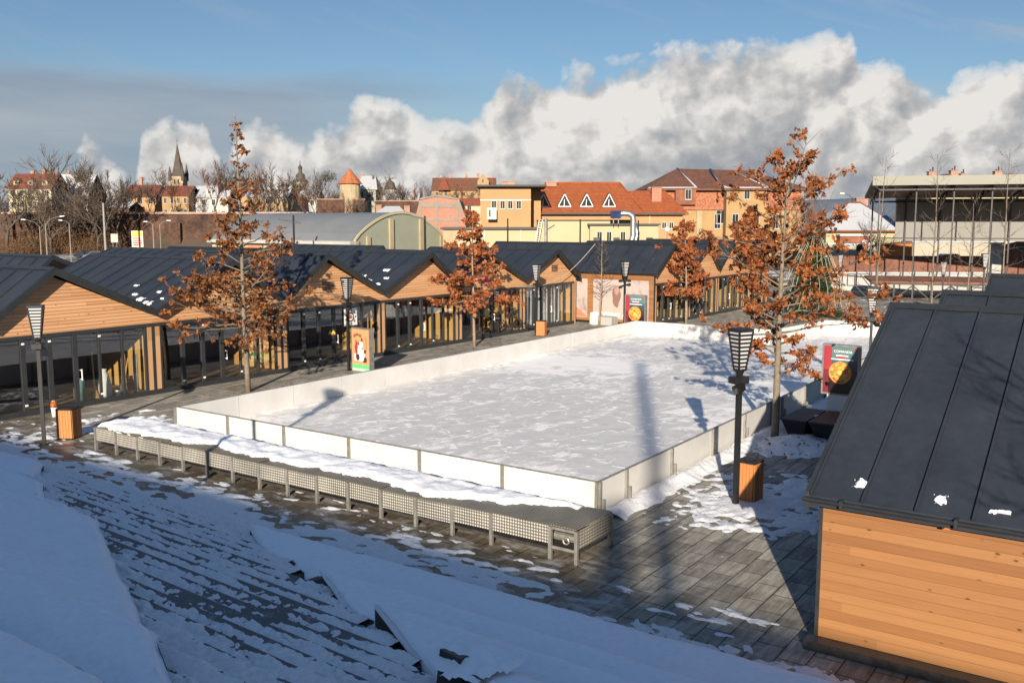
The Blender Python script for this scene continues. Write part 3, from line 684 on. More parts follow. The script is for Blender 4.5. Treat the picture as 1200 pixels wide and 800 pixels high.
# ================================================================== MARKET PAVILIONS
def pavilion(label, s0, W, pk, tf, inw, group, depth=10.5, zv=(3.18, 3.18), zp=4.95, zg=2.86, first=False, last=False, seam=1.0,
             panes=6, side=None, vent=None, eave0=None, glaz=True, sheets=False, inner=True, far=False, OV=.30):
    th = thing('market_pavilion', label, 'pavilion', ST(s0, tf), TH, group)
    Y = lambda y: inw * y
    pk = pk - s0
    def bx(mb, x0, x1, y0, y1, z0, z1): return mb.box(x0, x1, min(Y(y0), Y(y1)), max(Y(y0), Y(y1)), z0, z1)
    def yz0(a, b): return (min(Y(a), Y(b)), max(Y(a), Y(b)))
    x0, x1 = (0 if not first else 0), W
    # gable cladding above the glass
    a, b = yz0(0, .10)
    MB().xz([(.0, zg), (W, zg), (W, zv[1]), (pk, zp), (.0, zv[0])], a, b).build('gable_cladding', M['clad'], th)
    # roof: two slopes
    e0 = eave0 if eave0 is not None else (0, zv[0] + .20)
    lift = .27; e1_ = (W + (.30 if last else 0), zv[1] + .20 - (.12 if last else 0)); ridge = (pk, zp + lift); th_ = .16
    for k, (p, q) in enumerate(((e0, ridge), (ridge, e1_))):
        a, b = yz0(-OV, depth)
        mb = MB().xz([p, q, (q[0], q[1] - th_), (p[0], p[1] - th_)], a, b)
        dx, dz = q[0] - p[0], q[1] - p[1]; ln = hypot(dx, dz); nx, nz = -dz / ln, dx / ln
        ny = int((depth) / seam)
        for j in range(ny + 1):
            yy = -OV + .03 + (depth + OV - .06) * j / ny
            a, b = yz0(yy - .02, yy + .02)
            mb.xz([(p[0], p[1] + .002), (q[0], q[1] + .002), (q[0] + nx * .05, q[1] + nz * .05), (p[0] + nx * .05, p[1] + nz * .05)], a, b)
        mb.build('roof_slope', M['roof'], th)
        # dark barge board
        a, b = yz0(-OV - .07, -OV - .002)
        MB().xz([(p[0], p[1] + .05), (q[0], q[1] + .05), (q[0], q[1] - .235), (p[0], p[1] - .235)], a, b).build('barge_board', M['trim'], th)
        a, b = yz0(-OV, -.003)
        MB().xz([(p[0], p[1] - th_ - .004), (q[0], q[1] - th_ - .004), (q[0], q[1] - th_ - .03), (p[0], p[1] - th_ - .03)], a, b).build('soffit', M['trim'], th)
    a, b = yz0(-OV - .08, depth)
    MB().xz([(pk - .16, ridge[1] - .055), (pk, ridge[1] + .05), (pk + .16, ridge[1] - .055), (pk, ridge[1] - .06)], a, b).build('ridge_cap', M['trim'], th)
    # glass front
    bx(MB(), 0, W, -.03, .14, 0, .20).build('sill_beam', M['alu'], th); bx(MB(), 0, W, -.02, .12, zg - .14, zg - .002).build('head_beam', M['alu'], th)
    for sx in (.07, W - .29):
        bx(MB(), sx, sx + .22, -.012, .07, .202, zg - .142).build('wood_post', M['slatp'], th)
    for xa_, xb_ in ((0, .068), (.292, .38), (W - .38, W - .292), (W - .068, W)): bx(MB(), xa_, xb_, -.02, .1, .202, zg - .142).build('corner_frame', M['alu'], th)
    xs = [.38 + (W - .76) * i / panes for i in range(panes + 1)]
    door = panes // 2
    for i in range(panes):
        w = .17 if i in (door - 1, door, 1) else .08
        if i: bx(MB(), xs[i] - w / 2, xs[i] + w / 2, -.025, .09, .202, zg - .142).build('mullion', M['alu'], th)
        o = bx(MB(), xs[i] + .05, xs[i + 1] - .05, .035, .043, .204, zg - .144).build('glass_pane', M['glass'], th)
        if i == door and not far:
            h = MB(); xx = xs[i] + .16; bx(h, xx, xx + .03, -.09, -.06, 1.0, 1.42); bx(h, xx, xx + .03, -.06, .034, 1.03, 1.06); bx(h, xx, xx + .03, -.06, .034, 1.36, 1.39)
            h.build('door_handle', M['whitep'], th)
    if not far:
        for i in (1, 2, 4):
            for z in (.34, zg - .32): bx(MB(), xs[i] - .05, xs[i] + .05, -.045, -.027, z, z + .07).build('hinge', M['whitep'], th)
    if sheets:
        rng = random.Random(4)
        for i in range(panes - 1):
            sg = MB()
            sg.grid(10, 6, lambda u, v, i=i: (xs[i] + .06 + u * (xs[i + 1] - xs[i] - .14), Y(.30 + .05 * sin(u * 9 + i) * (1.2 - v) + .03 * sin(u * 21)), .3 + v * (zg - .55)))
            sg.build('plastic_sheet', M['curt'], th, True)
    # room behind the glass
    if inner:
        D = 4.2
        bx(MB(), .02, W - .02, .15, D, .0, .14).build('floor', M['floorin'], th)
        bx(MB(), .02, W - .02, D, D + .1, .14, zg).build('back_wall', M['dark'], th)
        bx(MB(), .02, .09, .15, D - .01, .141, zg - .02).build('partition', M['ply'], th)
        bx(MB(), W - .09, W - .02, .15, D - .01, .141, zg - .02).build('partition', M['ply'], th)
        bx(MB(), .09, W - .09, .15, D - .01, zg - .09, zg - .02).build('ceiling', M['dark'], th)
    # closed rear part
    bx(MB(), .0, W, depth - .35, depth - .25, 0, min(zv) - .02).build('rear_wall', M['clad'], th)
    if first:
        z0 = e0[1] - .14 + ((0 - e0[0]) * (ridge[1] - e0[1]) / (ridge[0] - e0[0]))
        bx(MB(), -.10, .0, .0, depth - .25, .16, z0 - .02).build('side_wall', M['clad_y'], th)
        bx(MB(), -.085, -.005, .0, depth - .25, 0, .158).build('plinth', M['black'], th)
        bx(MB(), -.115, .02, -.06, -.002, 0, z0 - .05).build('corner_trim', M['trim'], th)
        if eave0:
            ax_, az_ = e0; a, b = yz0(-OV - .08, depth)
            g = MB(); n = 7
            for j in range(2):
                prof = [(ax_ - .055 + .055 * cos(pi + pi * i / n), az_ - .03 + .06 * sin(pi + pi * i / n)) for i in range(n + 1)]
            g.xz(prof + [(ax_ + .0, az_ - .025), (ax_ - .11, az_ - .025)], a, b); g.build('gutter', M['trim'], th)
            for j in range(4):
                yy = .0 + j * 1.95 - .12
                a, b = yz0(yy, yy + .07)
                MB().xz([(ax_ + .02, az_ - .12), (.0, az_ - .12 + .2), (.0, az_ - .02 + .17), (ax_ + .02, az_ - .17 - .02)], a, b).build('rafter_tail', M['orangep'], th)
            for j in range(5):
                yy = .35 + j * 1.62; a, b = yz0(yy, yy + .05)
                MB().xz([(ax_ - .118, az_ + .01), (ax_ + .03, az_ + .02), (ax_ + .03, az_ - .11), (ax_ - .118, az_ - .11)], a, b).build('gutter_clip', M['trim'], th)
    if last:
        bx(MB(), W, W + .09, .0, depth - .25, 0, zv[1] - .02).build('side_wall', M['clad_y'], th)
        bx(MB(), W + .0, W + .10, -.06, -.002, 0, zv[1] - .06).build('corner_trim', M['slatp'], th)
    if vent is not None:
        v = MB(); bx(v, vent[0] - .42, vent[0] + .42, -.012, -.001, vent[1], vent[1] + .5)
        v.build('vent_frame', M['clad'], th)
        for k in range(6): bx(MB(), vent[0] - .37, vent[0] + .37, -.05, -.012, vent[1] + .04 + k * .078, vent[1] + .06 + k * .078).build('vent_slat', M['clad'], th)
        bx(MB(), vent[0] - .38, vent[0] + .38, -.016, -.0125, vent[1] + .03, vent[1] + .47).build('vent_opening', M['black'], th)
    return th

G1 = 'gabled timber pavilions in a zigzag row along the rink'
TF = 32.8
V = [15.75, 22.3, 28.9, 35.5, 41.95, 48.4, 54.7]
PKS = [18.23, 26.19, 31.61, 39.28, 44.65, 52.18]
LB = ['gabled pavilion with sacks, brooms and buckets behind its glass',
      'gabled pavilion behind the tall sparse oak with the bare whip top',
      'gabled pavilion with a round patterned notice on its glass and a gable louvre',
      'plain gabled pavilion between the louvred one and the one with the red sign',
      'gabled pavilion with a small red sign, half hidden by a copper leaved oak',
      'end gabled pavilion with grey sheets hung behind its glass and a louvred gable']
pav = []
for i in range(6):
    pav.append(pavilion(LB[i], V[i], V[i + 1] - V[i], PKS[i], TF, 1, G1, first=(i == 0), last=(i == 5), zp=[4.92, 4.99, 5.05, 4.92, 4.82, 4.80][i],
                        vent={2: (2.95, 3.55), 5: (3.75, 3.6)}.get(i), sheets=(i == 5)))
# round patterned notice, red sign
p3 = pav[2]
nb = MB().box(3.95, 4.85, -.035, -.03, 1.78, 2.62).build('notice_sheet', flat('notice paper', (.72, .72, .70)), p3)
for k, (r, c) in enumerate(((.24, (.05, .05, .05)), (.17, (.7, .7, .66)), (.10, (.45, .08, .05)))):
    m = MB(); m.hull([(4.4 + r * cos(a * pi / 10), -.036 - .002 * k, 2.2 + r * sin(a * pi / 10)) for a in range(20)], [(4.4 + r * cos(a * pi / 10), -.039 - .002 * k, 2.2 + r * sin(a * pi / 10)) for a in range(20)])
    m.build('ring', flat('ring ink %d' % k, c), nb)
sp = MB(); rng = random.Random(3)
for k in range(9):
    a = k * 2 * pi / 9; x, z = 4.4 + .35 * cos(a), 2.2 + .33 * sin(a); sp.box(x - .045, x + .045, -.039, -.036, z - .05, z + .05)
sp.build('corner_mark', flat('notice ink', (.10, .09, .07)), nb)
for x, z in ((4.15, 1.55), (4.5, 1.32), (3.2, 1.5)):
    MB().lathe([(.001, 0), (.10, .04), (.12, .1), (.05, .2), (.001, .27)], 8).build('paper_bell', flat('gold paper', (.55, .38, .08)), p3).location = (x, -.06, z - .1)
p5 = pav[4]
sg = MB().box(1.4, 2.5, -.05, -.002, 3.45, 3.78).box(2.35, 3.1, -.06, -.051, 3.12, 3.44).build('red_sign', M['red'], p5)
sm_ = MB()
for k in range(7): sm_.box(1.5 + k * .14, 1.58 + k * .14, -.056, -.051, 3.53, 3.53 + (.16 if k % 2 else .12))
for k in range(4): sm_.box(2.45 + k * .15, 2.55 + k * .15, -.065, -.061, 3.2, 3.2 + (.14 if k % 2 else .1))
sm_.build('pale_strokes', M['whitep'], sg)
MB().box(2.6, 3.05, .046, .06, 1.2, 1.75).build('yellow_notice', flat('yellow sheet', (.62, .45, .03)), p5)

# rear pavilions, back to back with the first row
G1b = 'rear pavilions standing back to back with the zigzag row'
RB = ['rear pavilion whose roof shows behind the first gable', 'rear pavilion whose grey roof peeps up beside the tall sparse oak', 'rear pavilion whose long ridge shows before the arched hall', 'rear pavilion whose ridge shows before the raw brick building']
for i, (s, pk) in enumerate(((22.4, 24.6), (29.4, 34.6), (36.2, 38.8), (43.1, 47.8))):
    pavilion(RB[i], s, 6.6, pk, TF + 21.6, -1, G1b, depth=10.6, inner=False, far=True, zp=4.95, panes=4)

# second row, turned corner beyond the rink
G2 = 'gabled pavilions beyond the far end of the rink'
W2 = [55.9, 61.3, 66.4, 71.6, 77]
P2 = [58.3, 64.3, 68.8, 74.6]
LB2 = ['long roofed pavilion with a pale mural of a boot print on its side wall', 'gabled pavilion behind the small oak and wooden bin',
       'gabled pavilion half hidden behind the big oak crown', 'farthest gabled pavilion, almost lost behind the oak leaves']
pav2 = []
for i in range(4):
    pav2.append(pavilion(LB2[i], W2[i], W2[i + 1] - W2[i], P2[i], 27.4, 1, G2, first=(i == 0), last=(i == 3), zp=5.1, panes=5, depth=14.5 if i == 0 else 10,
                         zv=(3.45, 3.3), zg=2.84, eave0=(-.30, 3.56) if i == 0 else None))
# mural banners on the side wall of the first one
def m_mural():
    m, nt, p = newmat('faded mural print'); o = coords(nt)
    n = noise_(nt, o, .55, 5, .6, .8); n2 = noise_(nt, o, 2.2, 5, .65, 1.5)
    c = ramp(nt, math_(nt, 'ADD', math_(nt, 'MULTIPLY', n, .6), math_(nt, 'MULTIPLY', n2, .4)), [(.28, (.16, .08, .07)), (.40, (.28, .20, .19)), (.48, (.36, .31, .30)), (.60, (.40, .33, .29)), (.72, (.38, .21, .13))])
    L(nt, c.outputs[0], p.inputs['Base Color']); p.inputs['Roughness'].default_value = .6; return m
MU = m_mural(); q = pav2[0]
MB().box(-.112, -.103, .35, 4.55, .35, 3.0).build('mural_banner', MU, q)
ban2 = MB().box(-.112, -.103, 5.0, 8.2, .35, 3.0).build('mural_banner', MU, q)
MB().hull([(-.117, 5.0, .4), (-.117, 6.6, .4), (-.117, 6.6, 1.6)], [(-.1125, 5.0, .4), (-.1125, 6.6, .4), (-.1125, 6.6, 1.6)]).build('printed_wedge', flat('rust print', (.42, .17, .10)), ban2)
for cx, cz, rx, rz_, col in ((2.75, 1.95, .33, .78, (.20, .11, .09)), (2.72, 2.3, .20, .30, (.33, .20, .16))):
    m = MB(); rr = random.Random(5)
    pts = [(cx + rx * cos(a * pi / 11) * rr.uniform(.75, 1.1), cz + rz_ * sin(a * pi / 11) * rr.uniform(.8, 1.08)) for a in range(22)]
    dx = .002 if rx < .3 else 0
    m.hull([(-.116 - dx, y, z) for y, z in pts], [(-.113 - dx, y, z) for y, z in pts]); m.build('printed_shape', flat('mural ink', col), q)
text('lettering', 'SHOPPING AREA', .42, M['whitep'], q, (-.115, 2.9, .62), '-x', 1.05)
pb = MB().box(-1.0, -.15, 2.6, 4.3, .0, .55).build('planter_box', M['wallw']); pb.location = ST(55.9, 27.4); pb.rotation_euler = (0, 0, TH); tag(pb, 'white planter box on the ground under the pale mural', 'planter')

# cabins along the other side of the rink
G3 = 'dark roofed timber cabins beside the steps'
cab = []
cab.append(pavilion('timber cabin with a big dark metal roof and sunlit plank wall beside the steps', 14.86, 7.2, 19.5, 4.2, -1, G3, first=True, depth=11.5, zv=(2.72, 3.15), zp=4.93, zg=2.3, seam=.76, eave0=(-.40, 2.56), OV=.14))
cab.append(pavilion('dark roofed cabin just behind the plank walled one, only its ridge showing', 22.06, 6.5, 24.8, 4.2, -1, G3, depth=11.5, zv=(3.15, 3.15), zp=4.87, zg=2.7, seam=.9, panes=5, OV=.14))
cab.append(pavilion('farthest dark cabin roof, with a white snow blot on it', 28.56, 6.6, 32.4, 4.2, -1, G3, last=True, depth=11.5, zv=(3.15, 3.15), zp=4.93, zg=2.7, seam=1.0, panes=5, OV=.14))
MB().box(14.50, 14.74, -8, 4.35, -.05, .16).build('kerb', M['stone']).rotation_euler = (0, 0, TH)
tag(bpy.data.objects['kerb'], kind='structure')

# clinging snow on roofs: small lumps laid on a roof slope
def roof_snow(label, th_s0, tf, inw, p, q, items, seed):
    """p, q: lower and upper points (x,z) of the slope in the pavilion frame; items: (fraction up, y, size up, size along)"""
    dx, dz = q[0] - p[0], q[1] - p[1]; ln = hypot(dx, dz); d = (dx / ln, dz / ln); n = (-d[1], d[0])
    mb = MB()
    for (f, y, a, b) in items:
        def fn(u, v, f=f, y=y, a=a, b=b):
            uu, vv = u * 2 - 1, v * 2 - 1
            r = hypot(uu, vv) * (1 + .75 * fb(uu * 1.5 + y * 3, vv * 1.5 + f * 9 + seed, 2, 4))
            h = .045 * (1 - r ** 2) if r < 1.2 else -.02
            h = max(-.02, h)
            s_ = f * ln + uu * a
            return (p[0] + d[0] * s_ + n[0] * h, inw * (y + vv * b), p[1] + d[1] * s_ + n[1] * h)
        g = MB().grid(16, 16, fn)
        base = lambda pt: ((pt[0] - p[0]) * n[0] + (pt[2] - p[1]) * n[1]) > .002
        g.cull(base); b0 = len(mb.v); mb.v += g.v; mb.f += [tuple(i + b0 for i in t) for t in g.f]
    o = mb.build('snow', M['snow'], None, True); o.location = ST(th_s0, tf); o.rotation_euler = (0, 0, TH); tag(o, label, 'snow', kind='stuff')
roof_snow('last white lumps of snow low on the cabin roof above the plank wall', 14.86, 4.2, -1, (-.40, 2.56), (4.64, 5.2), [(.075, .55, .10, .12), (.06, 1.70, .11, .10), (.045, 2.42, .04, .05), (.05, 2.55, .035, .10), (.06, 3.25, .08, .14), (.075, 3.5, .10, .10)], 1)
roof_snow('snow blot on the farthest cabin roof', 28.56, 4.2, -1, (0, 3.35), (3.84, 5.2), [(.58, 1.15, .60, .38), (.52, 2.75, .35, .22)], 4)
def vsnow(label, i, items, sd): 
    roof_snow(label, V[i], TF, 1, (0, 3.38), (PKS[i] - V[i], [4.92, 4.99, 5.05, 4.92, 4.82, 4.80][i] + .27), items, sd)
vsnow('flecks of snow in the roof valley beside the first gable', 1, [(.10, .9, .20, .34), (.16, 1.7, .14, .26), (.24, 2.5, .10, .2), (.31, 1.2, .09, .16), (.40, 3.3, .06, .15), (.14, 3.1, .10, .2), (.20, .4, .05, .12)], 3)
vsnow('snow flecks in the roof valley after the louvred gable', 3, [(.12, .8, .22, .40), (.20, 1.7, .26, .36), (.29, 2.5, .30, .40), (.37, 3.3, .22, .34), (.50, 1.3, .14, .22), (.33, 4.3, .12, .3), (.30, .6, .10, .2), (.45, 4.9, .1, .22)], 6)
vsnow('snow flecks in the roof valley behind the tall sparse oak', 2, [(.07, .6, .14, .5), (.15, 1.3, .10, .5), (.24, 2.0, .08, .35), (.33, .9, .06, .25)], 8)

# things stored behind the first pavilion's glass
def at_p1(x, y, z=.14): return ST(V[0] + x, TF + y, z)
def prop(name, label, cat, mb, mat, loc, rz=0.0, smooth=False):
    o = mb.build(name, M[mat], None, smooth); o.location = loc; o.rotation_euler = (0, 0, TH + rz); tag(o, label, cat); return o
prop('sack', 'white woven sack leaning behind the pavilion glass', 'sack', MB().lathe([(.24, 0), (.27, .1), (.24, .5), (.17, .85), (.10, 1.0), (.12, 1.08)], 12), 'sack', at_p1(4.7, .55), 0, True)
br = thing('broom', 'wooden handled broom standing among the stored tools', 'broom', at_p1(4.25, .5), TH)
MB().tube([(0, 0, .25), (.04, .12, 1.75)], .028, 6).build('handle', M['tool'], br); MB().hull([(-.16, -.05, 0), (.16, -.05, 0), (.16, .05, 0), (-.16, .05, 0)], [(-.06, -.03, .32), (.06, -.03, .32), (.06, .03, .32), (-.06, .03, .32)]).build('bristles', M['tool'], br)
sv = thing('shovel', 'shovel with a slanting handle behind the pavilion glass', 'shovel', at_p1(5.55, .5), TH)
MB().tube([(-.05, 0, .35), (.30, .2, 1.35)], .025, 6).build('handle', M['tool'], sv); MB().hull([(-.24, -.02, 0), (.10, -.02, 0), (.10, .02, 0), (-.24, .02, 0)], [(-.16, .02, .42), (.06, .02, .42), (.06, .05, .42), (-.16, .05, .42)]).build('blade', M['steel'], sv)
prop('bucket', 'pale teal tub with red lid among the stored tools', 'tub', MB().lathe([(.17, 0), (.20, .75), (.21, .78), (.19, .8)], 14), 'teal', at_p1(3.7, .6), 0, True)
prop('wooden_crate', 'low wooden crate behind the glass beside the sack', 'crate', MB().box(-.22, .22, -.2, .2, 0, .06).box(-.22, -.18, -.2, .2, .06, .42).box(.18, .22, -.2, .2, .06, .42).box(-.18, .18, -.2, -.16, .06, .42).box(-.18, .18, .16, .2, .06, .42), 'tool', at_p1(3.95, .85))
prop('rolled_mat', 'grey rolled mat upright beside the wooden posts', 'mat', MB().lathe([(.09, 0), (.09, 1.5), (.06, 1.5), (.06, 1.42)], 12), 'curt', at_p1(6.0, .45), 0, True)
prop('bowl', 'steel bowl on the floor among the stored tools', 'bowl', MB().lathe([(.08, 0), (.19, .12), (.22, .22), (.20, .22), (.07, .04)], 16), 'zinc', at_p1(5.2, .45), 0, True)
ch = thing('bar_stool', 'bar stool standing between the grey sheets of the end pavilion', 'stool', ST(V[5] + 4.55, TF + .62, .14), TH)
MB().cb(0, 0, .72, .78, .36, .36).build('seat', M['black'], ch); MB().box(-.18, .18, .15, .18, .78, 1.35).build('backrest', M['black'], ch)
for x in (-.15, .15):
    for y in (-.15, .15): MB().cb(x, y, 0, .72, .035, .035).build('leg', M['black'], ch)

# ================================================================== LAMPS, BINS, POSTERS
GL = 'plaza lamp posts with slatted funnel lanterns'
def make_lamp(label, loc, rz, boxes=True, spot=True, arms=False):
    th = thing('street_lamp', label, 'street lamp', loc, rz, GL)
    MB().cb(0, 0, 0, .02, .26, .26).build('base_plate', M['steeld'], th)
    MB().cb(0, 0, .02, 3.32, .11, .11).build('post', M['steeld'], th)
    fr = MB(); a, b, z0, z1 = .095, .205, 3.32, 4.27
    def hw(z): return a + (b - a) * (z - z0) / (z1 - z0)
    for sx in (-1, 1):
        for sy in (-1, 1): fr.bar((sx * a, sy * a, z0), (sx * b, sy * b, z1), .032)
    n = 10
    for k in range(n + 1):
        z = z0 + (z1 - z0) * k / n; w = hw(z)
        for s in (-1, 1):
            fr.box(-w, w, s * w - .014, s * w + .014, z - .018, z + .020); fr.box(s * w - .014, s * w + .014, -w + .014, w - .014, z - .018, z + .020)
    fr.build('lantern_frame', M['steeld'], th)
    MB().hull([(x * (a - .012), y * (a - .012), z0 + .03) for x, y in ((-1, -1), (1, -1), (1, 1), (-1, 1))], [(x * (b - .022), y * (b - .022), z1 - .02) for x, y in ((-1, -1), (1, -1), (1, 1), (-1, 1))]).build('diffuser', M['diff'], th)
    MB().cb(0, 0, z1 + .015, z1 + .05, b * 2 + .03, b * 2 + .03).build('lantern_cap', M['steeld'], th)
    MB().lathe([(.07, 3.2), (.12, 3.32), (.12, 3.36), (.02, 3.37)], 10).build('collar', M['steeld'], th)
    if boxes:
        MB().box(-.20, .20, -.12, .16, 3.0, 3.16).build('control_box', M['steeld'], th)
    if spot:
        sp = MB().bar((-.02, -.14, 2.96), (-.30, -.22, 2.88), .17).build('spotlight', M['black'], th)
        MB().bar((-.302, -.223, 2.88), (-.33, -.231, 2.871), .15).build('lens', M['glass'], sp)
    if arms:
        MB().box(-.34, .34, -.05, .05, 3.02, 3.12).build('cross_arm', M['steeld'], th)
        for s in (-1, 1): MB().box(s * .32 - .09, s * .32 + .09, -.09, .09, 2.96, 3.10).build('loudspeaker', M['black'], th)
    return th
def gl(px, py): x, y = gp(px, py); return (x, y, 0)
make_lamp('lamp post with camera boxes beside the slatted bin and the snowy steps', gl(52, 521), TH + .9)
make_lamp('lamp post beside the advertising box showing people in white', gl(409, 434), TH + .1)
make_lamp('lamp post next to the grey sheeted end pavilion and a small bin', (*ST(47.6, 31.2)[:2], 0), TH + .1, spot=False)
make_lamp('lamp post with a cross arm before the pale mural', (*ST(54.6, 28.9)[:2], 0), TH - .6, spot=False, boxes=False, arms=True)
make_lamp('lamp post with a spotlight beside the rink boards and a dark capped slatted bin', gl(862, 592), TH - .5)
lx, ly = xa(1027, 36.5), 36.5
make_lamp('lamp post sticking up behind the plank walled cabin roof', (lx, ly, 0), TH + .25)
lx, ly = xa(1109, 70), 70
make_lamp('lamp post beside the bare sapling before the stage', (lx, ly, -.4), TH + .2, spot=False, boxes=False)
lx, ly = xa(1157, 66), 66
make_lamp('lamp post rising behind the roof with the snow blot', (lx, ly, .35), TH + .4, spot=False, boxes=False)
lx, ly = xa(987, 74), 74
make_lamp('lamp post next to the lit fir and the white garden wall', (lx, ly, 0), TH + .2, spot=False, boxes=False)
# lamp on the tiers, outside the picture on the left, whose shadow crosses the pipe bench and the ice
tx, ty = -9.6, 12.4
lt = make_lamp('lamp post standing on the upper seating tiers', (tx, ty, 3.35), TH, spot=False)

GB = 'slatted wooden litter bins'
def make_bin(label, loc, rz, w=.50, h=1.0, mat='slatv', dirty=False):
    th = thing('litter_bin', label, 'litter bin', loc, rz, GB)
    n = 5
    for sg in (-1, 1):
        sl = MB(); s2 = MB()
        for i in range(n):
            x = -w / 2 + (i + .5) * w / n; d = w / n * .9; sl.box(x - d / 2, x + d / 2, sg * w / 2 - .012, sg * w / 2 + .012, .05, h - .04)
            x = -w / 2 + .02 + (i + .5) * (w - .04) / n; d = (w - .04) / n * .9; s2.box(sg * w / 2 - .012, sg * w / 2 + .012, x - d / 2, x + d / 2, .05, h - .04)
        sl.build('slat_side', M[mat], th); s2.build('slat_side', M[mat], th)
    MB().cb(0, 0, .03, h - .06, w - .06, w - .06).build('liner', M['black'], th)
    MB().box(-w / 2 - .01, w / 2 + .01, -w / 2 - .01, w / 2 + .01, h - .035, h).build('lid', M['steeld'], th)
    MB().box(-w * .28, w * .28, -w * .2, w * .2, h + .001, h + .012).build('opening_rim', M['black'], th)
    return th
make_bin('orange wooden slatted bin beside the lamp at the foot of the snowy steps', gl(82, 513), TH + .5, .52, .98)
make_bin('dark capped slatted bin behind the lamp post in the trampled snow patch', gl(877, 586), TH - .1, .50, 1.02)
make_bin('small slatted bin by the end pavilion lamp, seen over the rink boards', (*ST(47.4, 30.7)[:2], 0), TH + .3, .5, .95)
make_bin('slatted bin between the small oak and the big oak beyond the rink', gl(823, 369), TH + .3, .55, 1.0)
make_bin('slatted bin tucked behind the lamp and the pizza poster box', (*ST(54.9, 28.6)[:2], 0), TH + .2, .5, .95)

GP = 'advertising light boxes around the rink'
def poster_box(label, loc, rz, w, z0, z1, d=.24, pedestal=None):
    th = thing('advertising_box', label, 'advertising box', loc, rz, GP)
    MB().box(-d / 2, d / 2, -w / 2, w / 2, z0, z1).build('case', M['steel' if pedestal is None else 'steel'], th)
    b = .055
    fr = MB(); x = -d / 2 - .012
    fr.box(x, x + .011, -w / 2, w / 2, z0, z0 + b).box(x, x + .011, -w / 2, w / 2, z1 - b, z1).box(x, x + .011, -w / 2, -w / 2 + b, z0 + b, z1 - b).box(x, x + .011, w / 2 - b, w / 2, z0 + b, z1 - b)
    fr.build('frame', M['steel'], th)
    if pedestal: MB().box(-.1, .1, -w * .33, w * .33, 0, z0).build('pedestal', M['whitep'], th)
    else:
        MB().box(-.09, .09, -w / 2 + .03, w / 2 - .03, 0, z0).build('pedestal', M['steel'], th)
    return th, -d / 2 - .003, (-w / 2 + b, w / 2 - b, z0 + b, z1 - b)
def blob(cx, cz, rx, rz_, x, seed=1, n=16, j=.18):
    rr = random.Random(seed); ph = [1 + rr.uniform(-j, j) for _ in range(n)]
    pts = [(cx + rx * cos(a * 2 * pi / n) * ph[a], cz + rz_ * sin(a * 2 * pi / n) * ph[a]) for a in range(n)]
    return MB().hull([(x, y, z) for y, z in pts], [(x - .0015, y, z) for y, z in pts])
# people poster
s_, t_ = 30.6, 29.4
th, fx, (ya, yb, zA, zB) = poster_box('advertising box with an orange photo of people in white over a green band', ST(s_, t_), TH - .1, 1.25, .12, 2.12)
pf = MB().box(fx - .002, fx, ya, yb, zA, zB).build('poster_face', flat('peach paper', (.68, .27, .13)), th)
MB().box(fx - .004, fx - .0025, ya, yb, zA, zA + .30).build('green_band', flat('green ink', (.10, .45, .16)), pf)
MB().box(fx - .006, fx - .0045, ya, yb, zA, zA + .12).build('pale_band', flat('mint ink', (.45, .66, .45)), pf)
PW, PR, PD, PB = flat('white ink', (.74, .70, .68)), flat('dark red ink', (.32, .04, .025)), flat('black ink', (.05, .03, .03)), flat('brown ink', (.22, .09, .04))
rr = random.Random(11)
for k, (cx, cz, rx, rz_, mt) in enumerate(((.10, .95, .16, .30, PW), (-.15, .82, .14, .24, PW), (.28, 1.15, .10, .34, PR), (.18, .70, .13, .16, PD), (-.28, .62, .15, .14, PD), (-.05, 1.28, .12, .16, PW), (.12, 1.32, .07, .08, PB), (-.30, .98, .08, .1, PD), (.40, 1.65, .09, .10, PB), (.22, 1.72, .12, .07, PB), (.02, 1.68, .10, .08, PB), (-.10, 1.50, .08, .1, PR), (-.38, 1.35, .03, .36, PB), (.35, .70, .09, .18, PW), (-.02, .58, .2, .06, PW))):
    blob(cx, cz + .1, rx, rz_, fx - .004 - .0018 * (k % 4), 20 + k).build('printed_shape', mt, pf)
